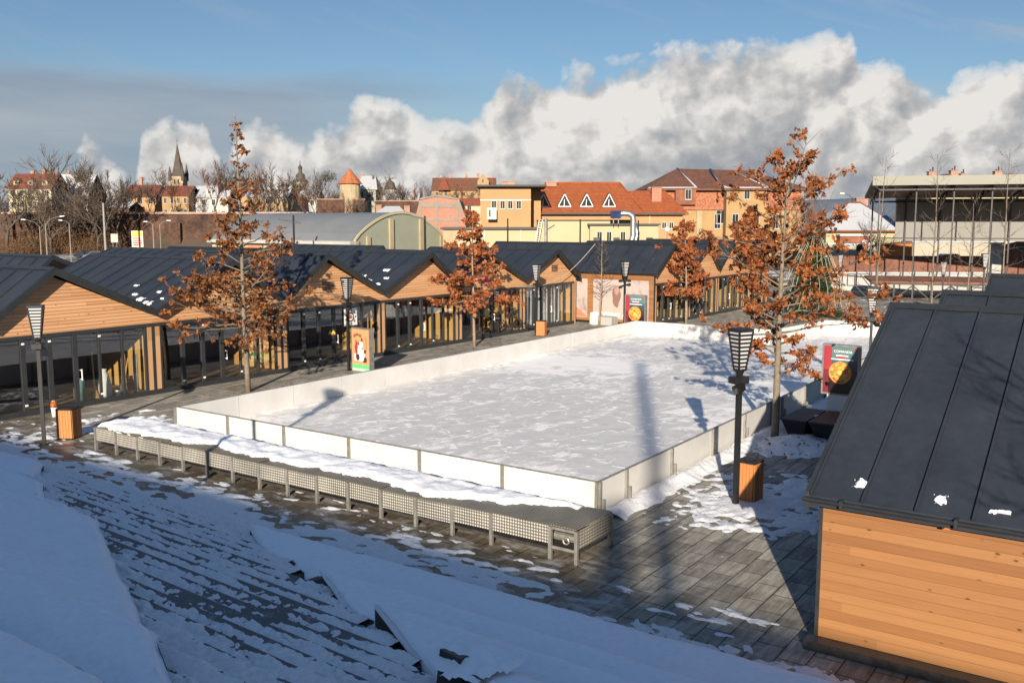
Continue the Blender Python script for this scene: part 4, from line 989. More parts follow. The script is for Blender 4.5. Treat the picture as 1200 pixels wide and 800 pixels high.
# pizza posters
def pizza_face(th, fx, ya, yb, zA, zB, rr_, cz, seed):
    W_ = yb - ya
    m, nt, p = newmat('dark teal poster print'); o = coords(nt); n = noise_(nt, o, 1.6, 4, .6)
    sep = N(nt, 'SeparateXYZ'); L(nt, o, sep.inputs[0])
    g = math_(nt, 'ADD', math_(nt, 'MULTIPLY', n, .5), math_(nt, 'DIVIDE', math_(nt, 'SUBTRACT', sep.outputs[2], zA), (zB - zA)))
    c = ramp(nt, g, [(.45, (.022, .010, .014)), (.75, (.045, .035, .045)), (1.0, (.06, .11, .12)), (1.3, (.09, .17, .18))]); L(nt, c.outputs[0], p.inputs['Base Color']); p.inputs['Roughness'].default_value = .35
    pf = MB().box(fx - .002, fx, ya, yb, zA, zB).build('poster_face', m, th)
    MB().box(fx - .004, fx - .0025, yb - .24 * W_, yb, zA + .5 * (zB - zA), zB).build('red_strip', flat('crimson ink', (.30, .03, .045)), pf)
    MB().box(fx - .0038, fx - .0025, yb - .16 * W_, yb, zA, zA + .5 * (zB - zA)).build('maroon_strip', flat('maroon ink', (.16, .015, .03)), pf)
    cy = (ya + yb) / 2
    blob(cy, cz, rr_, rr_, fx - .005, seed, 28, .02).build('pizza_crust', flat('crust ink', (.55, .23, .05)), pf)
    pz, nt, p = newmat('pizza topping print'); o = coords(nt); v = N(nt, 'TexVoronoi'); v.inputs['Scale'].default_value = 11; L(nt, o, v.inputs['Vector'])
    c = ramp(nt, v.outputs['Color'], [(.15, (.40, .06, .02)), (.45, (.62, .24, .04)), (.7, (.66, .42, .10)), (.9, (.20, .22, .04))]); L(nt, c.outputs[0], p.inputs['Base Color'])
    blob(cy, cz, rr_ * .88, rr_ * .88, fx - .0075, seed, 28, .02).build('pizza_topping', pz, pf)
    sl = MB()
    for k in range(8):
        a = k * pi / 4 + .2; d = .012
        sl.hull([(fx - .0095, cy + d * sin(a), cz - d * cos(a)), (fx - .0095, cy + rr_ * .85 * cos(a), cz + rr_ * .85 * sin(a)), (fx - .0095, cy - d * sin(a), cz + d * cos(a))],
                [(fx - .0105, cy + d * sin(a), cz - d * cos(a)), (fx - .0105, cy + rr_ * .85 * cos(a), cz + rr_ * .85 * sin(a)), (fx - .0105, cy - d * sin(a), cz + d * cos(a))])
    sl.build('slice_lines', flat('sauce ink', (.45, .10, .03)), pf)
    blob(cy, cz, rr_ * .2, rr_ * .2, fx - .011, seed + 2, 14, .1).build('dip_print', flat('dip ink', (.60, .50, .10)), pf)
    h = zB - zA
    text('lettering', 'COMANDA', h * .075, M['whitep'], pf, (fx - .006, cy - .06 * W_, zB - h * .11), '-x')
    MB().box(fx - .006, fx - .0045, cy - .22 * W_, cy + .14 * W_, zB - h * .205, zB - h * .18).build('text_bar', M['whitep'], pf)
    MB().box(fx - .006, fx - .0045, cy - .14 * W_, cy + .10 * W_, zB - h * .25, zB - h * .215).build('text_bar', M['red'], pf)
    MB().box(fx - .006, fx - .0045, cy - .38 * W_, cy + .28 * W_, zB - h * .285, zB - h * .262).build('text_bar', M['whitep'], pf)
    MB().box(fx - .006, fx - .0045, ya + .02, ya + .16 * W_, zB - h * .06, zB - h * .03).build('badge', M['red'], pf)
th, fx, bb = poster_box('advertising box with a pizza poster, on a white pedestal beside the big oak', ST(31.9, 8.68), TH - .05, 1.24, 1.06, 2.76, .2, True)
pizza_face(th, fx, *bb, .38, 1.82, 3)
th, fx, bb = poster_box('pizza advertising box at the far rink corner beside the cross arm lamp', ST(53.6, 27.55), TH - .05, 1.5, .15, 2.25, .26)
pizza_face(th, fx, *bb, .46, 1.05, 8)

# dark slatted table benches by the pizza box
tb = thing('slatted_bench', 'dark slatted bench block with a flared base beside the pizza poster', 'bench', ST(30.0, 8.85), TH)
for k, y in enumerate((-.44, .44)):
    bs = MB(); bs.hull([(-.7, y - .24, .03), (.7, y - .24, .03), (.7, y + .24, .03), (-.7, y + .24, .03)], [(-1.02, y - .39, .60), (1.02, y - .39, .60), (1.02, y + .39, .60), (-1.02, y + .39, .60)])
    bs.build('base', M['trim'], tb)
    tp = MB()
    for j in range(9): tp.box(-1.08, 1.08, y - .41 + j * .092, y - .41 + j * .092 + .07, .605, .65)
    tp.build('slatted_top', M['slatdark'], tb)
MB().box(-.3, .0, -.05, .05, .651, .68).build('latch', M['steel'], tb)

prop('litter_drum', 'white drum standing at the corner of the end pavilion', 'drum', MB().lathe([(.26, 0), (.28, .05), (.28, .78), (.25, .8), (.25, .74)], 16), 'whitep', ST(55.0, 31.4), 0, True)
fp = thing('flower_pot', 'orange ball plant in a pale pot at the pavilion foot', 'plant pot', ST(17.6, 31.9), TH)
MB().lathe([(.11, 0), (.14, .42), (.16, .46), (.13, .46)], 12).build('pot', M['whitep'], fp, True)
mb = MB(); rng = random.Random(8)
for k in range(170):
    d = Vector((rng.gauss(0, 1), rng.gauss(0, 1), rng.gauss(0, 1))).normalized(); c = d * .16 + Vector((0, 0, .60)); u = d.orthogonal().normalized() * .045; w = d.cross(u)
    mb.quad(c - u, c - w, c + u + d * .02, c + w)
mb.build('flowers', flat('orange petals', (.42, .12, .02)), fp); fp.scale = (.72, .72, .72)
# light cord hung from the end pavilion
p0 = Vector((*ST(46.9, 32.1)[:2], 2.95)); p1 = Vector((*ST(56.6, 32.3)[:2], 5.35))
pts = [p0.lerp(p1, k / 24) - Vector((0, 0, .95 * sin(pi * k / 24))) for k in range(25)]
o = MB().tube(pts, .024, 5).build('light_cord', M['bulb']); tag(o, 'pale light cord sagging from the long roof to the lamp by the end pavilion', 'light cord')

# ================================================================== TREES
def tree_skeleton(mb, start, d, length, r0, rng, segs=5, wob=.12, up=.04, r1=.35, n=5):
    pts = [Vector(start)]; d = Vector(d).normalized()
    for i in range(segs):
        d = (d + Vector((rng.gauss(0, wob), rng.gauss(0, wob), rng.gauss(0, wob) + up))).normalized(); pts.append(pts[-1] + d * (length / segs))
    mb.tube(pts, [r0 * (1 - (1 - r1) * i / segs) for i in range(segs + 1)], n)
    return pts
def lerp_pts(pts, f):
    k = f * (len(pts) - 1); i = min(int(k), len(pts) - 2); return pts[i].lerp(pts[i + 1], k - i), (pts[i + 1] - pts[i]).normalized()
def leaf_quad(lv, c, size, rng, droop=.2):
    # lobed oak leaf, a folded star-like outline
    nrm = Vector((rng.gauss(0, 1), rng.gauss(0, 1), rng.gauss(0, .8))).normalized()
    ax = Vector((rng.gauss(0, 1), rng.gauss(0, 1), rng.gauss(-droop, .8))); ax = (ax - nrm * ax.dot(nrm)).normalized(); sd = ax.cross(nrm)
    L_, W_ = size, size * rng.uniform(.34, .5); cup = nrm * (size * rng.uniform(-.12, .18))
    prof = [(0, .10), (.22, .55), (.36, .28), (.52, 1.0), (.66, .35), (.82, .62), (1.0, .0)]
    b = len(lv.v)
    left = [c + ax * (a * L_) + sd * (w * W_) + cup * w for a, w in prof]; right = [c + ax * (a * L_) - sd * (w * W_) + cup * w for a, w in prof[:-1]]
    pts = left + right[::-1]
    lv.v += [tuple(p) for p in pts]; lv.f.append(tuple(range(b, b + len(pts))))
def oak(label, loc, H, z0, prof, nbr, seed, leafmat, barkmat, per=7, lsize=.15, dens=1.0, r0=.10, upang=.35, trunk_bend=.015, group='oaks holding their brown leaves', sub=5, topbare=0, rz=0, bias=None, zexp=1.0, topthin=0):
    rng = random.Random(seed); th = thing('oak_tree', label, 'tree', loc, rz, group)
    tk = MB(); pts = [Vector((0, 0, -.1))]; d = Vector((0, 0, 1)); ns = 12
    for i in range(ns):
        d = (d + Vector((rng.gauss(0, trunk_bend), rng.gauss(0, trunk_bend), 0))).normalized(); pts.append(pts[-1] + d * ((H + .1) / ns))
    tk.tube(pts, [r0 * (1 - .92 * (i / ns)) + .008 for i in range(ns + 1)], 8); tk.build('trunk', M[barkmat], th, True)
    br, lv = MB(), MB(); ang = rng.uniform(0, 6)
    def cluster(c, n, sp):
        if topthin and rng.random() < topthin * sm(.55, .9, c.z / H): return
        for _ in range(n): leaf_quad(lv, c + Vector((rng.gauss(0, sp), rng.gauss(0, sp), rng.gauss(0, sp))) * .32, lsize * rng.uniform(.8, 1.35), rng)
    for i in range(nbr):
        f = (i + rng.uniform(0, .8)) / nbr; f = f ** zexp; z = z0 + (H - z0) * f * .97
        p, _ = lerp_pts(pts, min(.995, (z + .1) / (H + .1))); R = prof(f) * rng.uniform(.5, 1.3); ang += 2.4 + rng.uniform(-.5, .5)
        if bias: R *= bias(ang, f)
        el = upang + .55 * f + rng.uniform(-.15, .2)
        dv = Vector((cos(ang) * cos(el), sin(ang) * cos(el), sin(el)))
        b = tree_skeleton(br, p, dv, R, max(.010, r0 * .34 * (1 - f * .6)), rng, 5, .11, .02, .25, 5)
        for j in range(max(2, int(sub * R / 1.6))):
            ff = rng.uniform(.25, 1.0); q, dd = lerp_pts(b, ff); a2 = rng.uniform(-1, 1)
            side = dd.cross(Vector((0, 0, 1))).normalized() * rng.choice((-1, 1)); d2 = (dd * .7 + side * rng.uniform(.4, 1.0) + Vector((0, 0, rng.uniform(-.15, .5)))).normalized()
            s2 = tree_skeleton(br, q, d2, R * rng.uniform(.18, .42), .009, rng, 3, .16, .0, .4, 4)
            for e in range(2):
                if rng.random() < .82 * dens: 
                    c, _ = lerp_pts(s2, rng.uniform(.4, 1)); cluster(c, int(per * rng.uniform(.5, 1.4)), .10 + .02 * R)
        if rng.random() < dens: cluster(b[-1], int(per * 1.1), .12)
        if rng.random() < dens * .8: cluster(lerp_pts(b, rng.uniform(.35, .85))[0], int(per * .8), .13)
    for k in range(int(3 * (1 - topbare))): cluster(lerp_pts(pts, rng.uniform(.84, .995))[0], int(per * .7), .10)
    br.build('branches', M[barkmat], th, True); lv.build('leaves', M[leafmat], th)
    return th
# tall sparse oak in front of the pavilions
def p1f(f): return (3.3 * (1 - f) ** 1.7 + .22) if f > .12 else 2.2 + 4 * f
oak('tall sparse brown leaved oak with a bare whip top, before the second gable', gl(291, 459), 11.05, 2.5, p1f, 84, 5, 'leafB', 'bark', 7, .16, .80, .11, .06, .012, sub=6, zexp=1.45, topthin=.72)
def p2f(f): return max(.35, 2.35 * (1 - f) ** .75) if f > .15 else 1.7 + 4.5 * f
oak('copper leaved oak before the pavilion with the red sign', gl(556, 406), 7.5, 2.2, p2f, 42, 12, 'leafC', 'barkp', 10, .19, .9, .085, -.12, .012, sub=7)
def p3f(f): return (.9 + 6.6 * f if f < .25 else 2.55 - .9 * (f - .25)) if f < .8 else 2.05 - 4.5 * (f - .8)
oak('big russet oak beside the rink boards, its foot in heaped snow', gl(908, 514), 8.6, 2.1, p3f, 58, 21, 'leafA', 'bark', 9, .145, .78, .125, .16, .02, sub=8, topthin=.45)
def p4f(f): return max(.4, 2.3 * (1 - f) ** .6) if f > .12 else 1.7 + 5 * f
oak('small copper oak with a pale trunk beyond the far rink boards', gl(804, 379), 6.9, 1.7, p4f, 44, 33, 'leafC', 'barkp', 10, .21, .95, .09, 0, .012, sub=6)
oak('russet oak standing right behind the big oak', gl(877, 361), 8.0, 2.1, p4f, 46, 41, 'leafA', 'barkp', 10, .24, .95, .1, .1, .015, sub=6)

fl = MB(); rng = random.Random(99)
for k in range(260):
    s_, t_ = rng.choice(((28.4, 9.0), (28.4, 9.0), (25.0, 30.2), (41.5, 31.0))); s_ += rng.gauss(0, 1.7); t_ += rng.gauss(0, .9)
    if 15.5 < s_ < 60 and 10.3 < t_ < 26.6: continue
    p = ST(s_, t_, .03 if not (26.5 < s_ < 30.2 and 7.6 < t_ < 10.2) else .03 + max(0, .30 * (1 - hypot((s_ - 28.3) / 1.75, (t_ - 9.0) / 1.25))))
    u = Vector((rng.gauss(0, 1), rng.gauss(0, 1), .15)).normalized() * .075; w_ = Vector((-u.y, u.x, rng.uniform(-.02, .03))) * .5
    fl.quad(p - u, p - w_, p + u, p + w_)
tag(fl.build('fallen_leaves', M['leafB']), 'brown oak leaves fallen on the paving and snow under the oaks', 'leaves', kind='stuff')
def bare(label, loc, H, spread, seed, depth=4, barkm='bark2', twigm='twig', group=None, name='bare_tree', trunk_f=.3, r0=None, fork=(3, 5), rz=0, tr=.006, cat='tree'):
    rng = random.Random(seed); th = thing(name, label, cat, loc, rz, group); tk, cr = MB(), MB(); r0 = r0 or H * .017
    pts = tree_skeleton(tk, (0, 0, -.2), (rng.gauss(0, .05), rng.gauss(0, .05), 1), H * trunk_f + .2, r0, rng, 4, .05, .05, .8, 7)
    def rec(p, d, Ln, r, lv):
        tgt = tk if lv <= 1 else cr
        q = tree_skeleton(tgt, p, d, Ln, max(tr, r), rng, 4 if lv < 3 else 3, .16, .07, .5, 5 if lv < 2 else 3)
        if lv >= depth: return
        n = rng.randint(*fork)
        for k in range(n):
            f = rng.uniform(.3, 1) if k else 1.0; c, dd = lerp_pts(q, f)
            o = Vector((rng.gauss(0, 1), rng.gauss(0, 1), rng.gauss(0, .6))); o = (o - dd * o.dot(dd)).normalized()
            rec(c, (dd + o * rng.uniform(.4, 1.0) * spread + Vector((0, 0, .12))).normalized(), Ln * rng.uniform(.5, .78), r * .55, lv + 1)
    for k in range(rng.randint(3, 4)):
        c, dd = lerp_pts(pts, rng.uniform(.75, 1) if k else 1.0); a = k * 2.1 + rng.uniform(0, .8)
        rec(c, (dd + Vector((cos(a), sin(a), .2)) * .55 * spread).normalized(), H * .30 * rng.uniform(.85, 1.1), r0 * .55, 1)
    tk.build('trunk', M[barkm], th, True); cr.build('crown', M[twigm], th)
    return th
def leader(label, loc, H, seed, nbr=22, R=1.2, barkm='barkp', group='young bare trees of the plaza', twigs='twig', z0=1.8):
    rng = random.Random(seed); th = thing('bare_sapling', label, 'tree', loc, 0, group); tk, cr = MB(), MB(); pts = [Vector((0, 0, -.1))]; d = Vector((0, 0, 1))
    for i in range(10): d = (d + Vector((rng.gauss(0, .02), rng.gauss(0, .02), .1))).normalized(); pts.append(pts[-1] + d * H / 10)
    tk.tube(pts, [.075 * (1 - .9 * i / 10) + .006 for i in range(11)], 7); tk.build('trunk', M[barkm], th, True); a = 0
    for i in range(nbr):
        f = (i + .5) / nbr; c, dd = lerp_pts(pts, z0 / H + (1 - z0 / H) * f * .97); a += 2.4; e = .35 + .5 * f
        b = tree_skeleton(cr, c, (cos(a) * cos(e), sin(a) * cos(e), sin(e)), R * (1.15 - .7 * f) * rng.uniform(.7, 1.2), .026 * (1.1 - f), rng, 4, .12, .04, .35, 4)
        for j in range(4):
            q, d2 = lerp_pts(b, rng.uniform(.3, 1)); o = Vector((rng.gauss(0, 1), rng.gauss(0, 1), rng.gauss(0.3, .6))).normalized()
            tree_skeleton(cr, q, (d2 + o * .8).normalized(), R * rng.uniform(.25, .5), .011, rng, 3, .15, .04, .5, 3)
    cr.build('branches', M[twigs], th); return th
leader('thin bare sapling before the pale mural', gl(702, 381), 5.7, 2, 26, .95, 'barkp', z0=1.9)
leader('bare young tree at the stage corner, its top above the stage roof', (xa(1031, 62), 62, 0), 11.2, 4, 26, 1.7, 'bark', z0=2)
leader('bare young tree crossing the middle of the stage front', (xa(1097, 66), 66, 0), 11.6, 7, 26, 1.9, 'bark', z0=2.2)
leader('low forked bare young tree in front of the grey stage wall', (xa(1139, 62), 62, 0), 8.2, 9, 24, 1.9, 'bark', z0=2)
leader('bare young tree standing before the patched brick wall', (xa(1180, 66), 66, 0), 12.0, 13, 26, 1.8, 'bark', z0=2.2)
# tree beyond the right edge, its shadow falls on the cabin roof
bare('bare tree standing on the tiers beside the cabin', (8.3, 4.4, 1.2), 8.0, .85, 77, 5, 'bark', 'twig', trunk_f=.36, tr=.006)

# lit fir tree with hanging light strings
def fir(label, loc, H, R, seed):
    rng = random.Random(seed); th = thing('fir_tree', label, 'tree', loc, 0)
    MB().tube([(0, 0, 0), (0, 0, H * .98)], [.13, .02], 7).build('trunk', M['bark2'], th)
    nd, br = MB(), MB(); n = 230
    for i in range(n):
        f = i / n; z = .35 + (H - .4) * f; Rz = R * (1 - f) ** .85 * rng.uniform(.75, 1.08) + .1; a = i * 2.399
        d = Vector((cos(a), sin(a), -.18 + .5 * f)).normalized(); b = tree_skeleton(br, (0, 0, z), d, Rz, .02, rng, 4, .06, -.03, .3, 3)
        m = int(16 + 34 * Rz)
        for k in range(m):
            c, dd = lerp_pts(b, rng.uniform(.15, 1)); o = Vector((rng.gauss(0, 1), rng.gauss(0, 1), rng.gauss(0, .5))).normalized(); t = (dd * .9 + o * .8).normalized() * rng.uniform(.16, .30); w = t.cross(Vector((rng.gauss(0, 1), rng.gauss(0, 1), 1))).normalized() * .035
            nd.quad(c - w, c + w, c + t + w * .3, c + t - w * .3)
    br.build('branches', M['bark2'], th); nd.build('needles', M['needle'], th)
    for k in range(26):
        a = k * 2 * pi / 26 + rng.uniform(-.07, .07); pts = []
        for j in range(12):
            f = 1 - j / 11 * .93; r = R * 1.03 * (1 - f) ** .8 + .08 + rng.uniform(-.03, .05); pts.append((cos(a + .03 * sin(j)) * r, sin(a + .03 * sin(j)) * r, .25 + (H - .4) * f))
        MB().tube(pts, .013, 4).build('light_string', M['bulb'], th)
    return th
fir('decorated fir hung with pale light strings, behind the big oak', gl(951, 371), 6.4, 2.75, 3)

# ================================================================== BUILDINGS BEYOND
def win(th, x, z, w, h, y=0.0, frame='wframe', mull=1, glass='wglass', d=.05, bar=.06, sill=True):
    """window on a front wall at local y (front faces -y)"""
    f = MB(); b = bar
    f.box(x, x + w, y - d, y - .002, z, z + b).box(x, x + w, y - d, y - .002, z + h - b, z + h).box(x, x + b, y - d, y - .002, z + b, z + h - b).box(x + w - b, x + w, y - d, y - .002, z + b, z + h - b)
    for k in range(mull):
        xx = x + w * (k + 1) / (mull + 1); f.box(xx - b * .35, xx + b * .35, y - d, y - .002, z + b, z + h - b)
    if sill: f.box(x - .06, x + w + .06, y - d - .08, y - .003, z - .07, z - .003)
    o = f.build('window', M[frame], th)
    MB().box(x + b * .8, x + w - b * .8, y - .02, y - .004, z + b * .8, z + h - b * .8).build('pane', M[glass], o); return o
def bld(label, name, cat, px0, px1, Y, rz=0.0, group=None):
    x0, x1 = xa(px0, Y), xa(px1, Y)
    th = thing(name, label, cat, (x0, Y, 0), rz, group); return th, (x1 - x0) / cos(rz)
def gable_roof(mb, x0, x1, y0, y1, ze, zr, ov=.4, hip=0.0, th_=.18):
    """ridge along x"""
    ym = (y0 + y1) / 2; a0, a1 = x0 - ov, x1 + ov
    sl = (zr - ze) / (ym - y0); zo = ze - ov * sl
    lo = [(a0, y0 - ov, zo), (a1, y0 - ov, zo), (a1, y1 + ov, zo), (a0, y1 + ov, zo)]
    r = [(a0 + hip, ym, zr), (a1 - hip, ym, zr)]
    b = len(mb.v)
    for dz in (0, -th_): mb.v += [(p[0], p[1], p[2] + dz) for p in lo + r]
    for k, o in ((0, 0), (6, 1)):
        for f in ((0, 1, 5, 4), (2, 3, 4, 5), (1, 2, 5), (3, 0, 4)): mb.f.append(tuple(b + k + i for i in f))
    for i in range(4): j = (i + 1) % 4; mb.f.append((b + i, b + j, b + 6 + j, b + 6 + i))
    return mb
def chimney(th, x, y, z0, z1, w=.6, d=.6, mat='brickC', pots=1):
    c = MB().cb(x, y, z0, z1, w, d).cb(x, y, z1, z1 + .1, w + .14, d + .14).build('chimney', M[mat], th)
    return c

# --- arched hall
ex, ey = gp(415, 283, 5.0); hs_, ht_ = to_st((ex, ey))
rs, rt, rz_ = pl(513, 276, t=ht_); as_, at_, az_ = pl(468, 250, t=ht_)
Wd = rs - hs_ + 1.0
th = thing('arched_hall', 'long grey green hall with a barrel roof and a blank arched end', 'hall', ST(hs_, ht_), TH)
n = 18; ze, zt = 5.0, az_
arc = [(Wd * i / n, ze + (zt - ze) * sin(pi * i / n) ** .8) for i in range(n + 1)]
MB().xz([(0, 0)] + arc + [(Wd, 0)], 0, .3).build('end_wall', M['plasG'], th)
MB().xz([(x, z + .10) for x, z in arc] + [(x, z - .05) for x, z in arc[::-1]], .32, 21.5).build('barrel_roof', M['roofg'], th)
MB().xz([(x, z + .22) for x, z in arc] + [(x, z - .03) for x, z in arc[::-1]], -.14, -.004).build('arch_trim', M['plasC'], th)
for x in (Wd * .36, Wd * .70): MB().box(x, x + .55, -.22, -.006, 0, ze + (zt - ze) * .80).build('pilaster', M['plasT'], th)
for x in (.02, Wd * .12, Wd - .7): MB().box(x, x + .5, -.18, -.006, 0, ze + .05 + .4 * (x > .5)).build('pilaster', M['plasT'], th)
MB().box(.05, Wd - .05, .3, 21.5, 0, ze - .02).build('body_wall', M['plasC'], th)
MB().box(-.65, .1, -.1, 21.5, ze - .32, ze + .02).build('eave_band', M['wallw'], th)
for k in range(6):
    MB().box(-.02, .045, 1.2 + k * 3.1, 3.2 + k * 3.1, 2.4, ze - .5).build('wall_panel', flat('salmon panel %d' % k, (.55, .20, .12)) if k == 0 else bpy.data.materials['salmon panel 0'], th)
# --- raw brick building
th, W = bld('unfinished building of raw red brick in a concrete frame', 'brick_building', 'building', 487, 546, 150)
zb = lambda y: za(y, 150)
prof = [(0, zb(254)), (W * .09, zb(234)), (W * .42, zb(230)), (W * .85, zb(234)), (W, zb(258)), (W, 0), (0, 0)]
MB().xz(prof, 0, 14).build('brick_wall', M['brickU'], th)
fr = MB()
for x in (.09, .42, .84): fr.box(W * x - .18, W * x + .18, -.08, -.004, 0, zb(235 if x != .42 else 231))
fr.box(W * .09 + .18, W * .42 - .18, -.07, -.004, zb(243), zb(238)).box(W * .42 + .18, W * .84 - .18, -.07, -.004, zb(243), zb(238))
fr.box(W * .05, W * .09 - .18, -.07, -.004, zb(259), zb(256.5)).box(W * .09 + .18, W * .42 - .18, -.07, -.004, zb(259), zb(256.5)).box(W * .42 + .18, W * .84 - .18, -.07, -.004, zb(259), zb(256.5))
fr.build('concrete_frame', M['conc'], th)
MB().bar((W * .85, -.1, zb(234)), (W * 1.01, -.1, zb(260)), .35, .3).bar((W * .09, -.1, zb(234) + .1), (W * .42, -.1, zb(230) + .1), .2, .25).bar((W * .42, -.1, zb(230) + .1), (W * .85, -.1, zb(234) + .1), .2, .25).build('roof_edge', M['conc'], th)
# --- cream house with dark roof between
th, W = bld('cream house with a dark red mansard roof behind the orange flat roofed block', 'town_house', 'house', 536, 600, 165)
zb = lambda y: za(y, 165)
MB().box(0, W, 0, 10, 0, zb(241)).build('wall', M['plasC'], th)
MB().hull([(-.2, -.2, zb(241)), (W + .2, -.2, zb(241)), (W + .2, 10.2, zb(241)), (-.2, 10.2, zb(241))], [(.4, 1, zb(232)), (W - .4, 1, zb(232)), (W - .4, 9, zb(232)), (.4, 9, zb(232))]).build('roof', M['tileD'], th)
for x in (.18, .42): win(th, W * x, zb(249), .75, 1.25)
# --- orange flat roofed block
th, W = bld('orange block with a thin flat roof and four small windows in a row', 'orange_building', 'building', 563, 622, 116)
zb = lambda y: za(y, 116)
MB().box(0, W, 0, 9, 0, zb(219)).build('wall', M['plasO'], th)
MB().box(-.5, W + 1.9, -.9, 9.5, zb(219) + .002, zb(216.8)).build('flat_roof', M['tar'], th); MB().box(W + .005, W + 1.35, 4.2, 9, 0, zb(219)).build('side_wing', M['plasO'], th)
MB().box(-.02, W + .02, -.05, -.002, zb(234.8), zb(234)).build('string_course', M['whitep'], th)
for px in (576, 586, 595, 605): win(th, xa(px, 116) - xa(563, 116), zb(245), .62, 1.05)
chimney(th, W * .55, 3, zb(215.5), zb(212), 1.6, .6)
a = MB().box(0, 1.1, -.5, -.05, 0, 1.35); o = a.build('air_conditioner', M['whitep']); o.location = (xa(571, 115), 115.2, zb(257)); tag(o, 'big white air conditioner before the flat roofed orange block', 'air conditioner')
MB().box(.15, .45, -.52, -.501, .3, 1.15).build('fan_grille', M['black'], o)
# --- orange tiled house
th, W = bld('orange house with a broad bright tiled roof and four triangular dormers', 'tiled_house', 'house', 626, 800, 122)
Y = 122; zb = lambda y: za(y, Y); e = zb(247.5); r = zb(212); xx = lambda px: xa(px, Y) - xa(626, Y)
MB().box(0, W, 0, 14, 0, e).build('wall', M['plasO'], th)
rf = MB(); x_h = xx(733)
dy = 7
def slope_z(y): return e - .25 + (r - e) * (y + .6) / (dy + .6)
rf.quad((-.7, -.6, e - .25), (xx(752) + .3, -.6, e - .25), (x_h, dy, r), (xx(640), dy, r)).quad((xx(752) + .3, -.6, e - .25), (xx(752) + .3, 14.6, e - .25), (x_h, dy, r))
rf.quad((-.7, 14.6, e - .25), (-.7, -.6, e - .25), (xx(640), dy, r)).quad((xx(752) + .3, 14.6, e - .25), (-.7, 14.6, e - .25), (xx(640), dy, r), (x_h, dy, r))
rf.quad((-.7, -.6, e - .45), (xx(752) + .3, -.6, e - .45), (xx(752) + .3, 14.6, e - .45), (-.7, 14.6, e - .45)); rf.quad((-.7, -.6, e - .45), (-.7, -.6, e - .25), (xx(752) + .3, -.6, e - .25), (xx(752) + .3, -.6, e - .45))
ro = rf.build('tiled_roof', M['tileO'], th)
r2 = MB(); z2 = zb(222)
r2.quad((xx(745), -.6, e - .27), (xx(806), -.6, e - .27), (xx(786), 5, z2), (xx(742), 5, z2)).quad((xx(806), -.6, e - .27), (xx(806), 12, e - .27), (xx(786), 5, z2)).quad((xx(806), 12, e - .27), (xx(745), 12, e - .27), (xx(742), 5, z2), (xx(786), 5, z2))
r2.quad((xx(745), -.6, e - .5), (xx(806), -.6, e - .5), (xx(806), 12, e - .5), (xx(745), 12, e - .5)).quad((xx(745), -.6, e - .27), (xx(806), -.6, e - .27), (xx(806), -.6, e - .5), (xx(745), -.6, e - .5))
r2.build('lower_roof', M['tileO'], th)
MB().box(-.7, W + .2, -.78, -.62, e - .42, e - .22).build('gutter', M['tar'], th)
MB().tube([(xx(640), dy, r + .03), (x_h, dy, r + .03), (xx(752) + .3, -.6, e - .2)], .14, 5).build('ridge_tiles', M['tileO'], th)
for px in (637, 662, 688, 714.5):
    x = xx(px); yb_ = 1.0; zb0 = slope_z(yb_) + .05; w, h = .82, 1.55; yk = yb_ + h * (dy + .6) / (r - e) * .92
    dm = MB().quad((x - w - .2, yb_ - .08, zb0), (x, yb_ - .08, zb0 + h + .25), (x, yk, zb0 + h + .2), (x - w - .2, yb_ + .2, zb0)).quad((x + w + .2, yb_ - .08, zb0), (x, yb_ - .08, zb0 + h + .25), (x, yk, zb0 + h + .2), (x + w + .2, yb_ + .2, zb0)).build('dormer', M['tileO'], th)
    MB().hull([(x - w, yb_, zb0), (x + w, yb_, zb0), (x, yb_, zb0 + h)], [(x - w, yb_ + .1, zb0), (x + w, yb_ + .1, zb0), (x, yb_ + .1, zb0 + h)]).build('dormer_glass', M['wglass'], dm)
    f = MB().bar((x - w, yb_ - .05, zb0 + .03), (x, yb_ - .05, zb0 + h + .05), .12, .1).bar((x + w, yb_ - .05, zb0 + .03), (x, yb_ - .05, zb0 + h + .05), .12, .1).bar((x - w, yb_ - .05, zb0), (x + w, yb_ - .05, zb0), .12, .1).bar((x - w * .1, yb_ - .06, zb0), (x - .02, yb_ - .06, zb0 + h * .6), .07, .07)
    f.build('dormer_frame', M['whitep'], dm)
chimney(th, xx(772), 2.6, slope_z(1.5), zb(219.5), 1.25, .8, 'brickU'); chimney(th, xx(648), 6, r - .5, zb(211.5), 1.4, .6)
for px in (775.5, 784): win(th, xx(px), zb(268), .62, .85)
MB().box(xx(761) - .06, xx(761) + .06, -.14, -.03, 0, e - .3).build('downpipe', M['steel'], th)
# --- big brown mansard building
th, W = bld('big ochre building under a brown hipped mansard roof with snow in the valleys', 'mansard_building', 'building', 764, 940, 150)
Y = 150; zb = lambda y: za(y, Y); xx = lambda px: xa(px, Y) - xa(764, Y)
MB().box(0, W, 0, 22, 0, zb(246)).build('wall', M['plasOc'], th)
MB().hull([(-.3, -.3, zb(246)), (W + .3, -.3, zb(246)), (W + .3, 22.3, zb(246)), (-.3, 22.3, zb(246))], [(.35, .55, zb(222)), (W - .35, .55, zb(222)), (W - .35, 21.4, zb(222)), (.35, 21.4, zb(222))]).build('mansard_slope', M['tileR'], th)
xr0, xr1 = xx(806), W - 6; zt = zb(193); ze = zb(221); ym = 11
rf = MB(); lo = [(-.9, -.5, ze), (W + .9, -.5, ze), (W + .9, 22.5, ze), (-.9, 22.5, ze)]; up = [(xr0, ym, zt), (xr1, ym, zt - .3)]
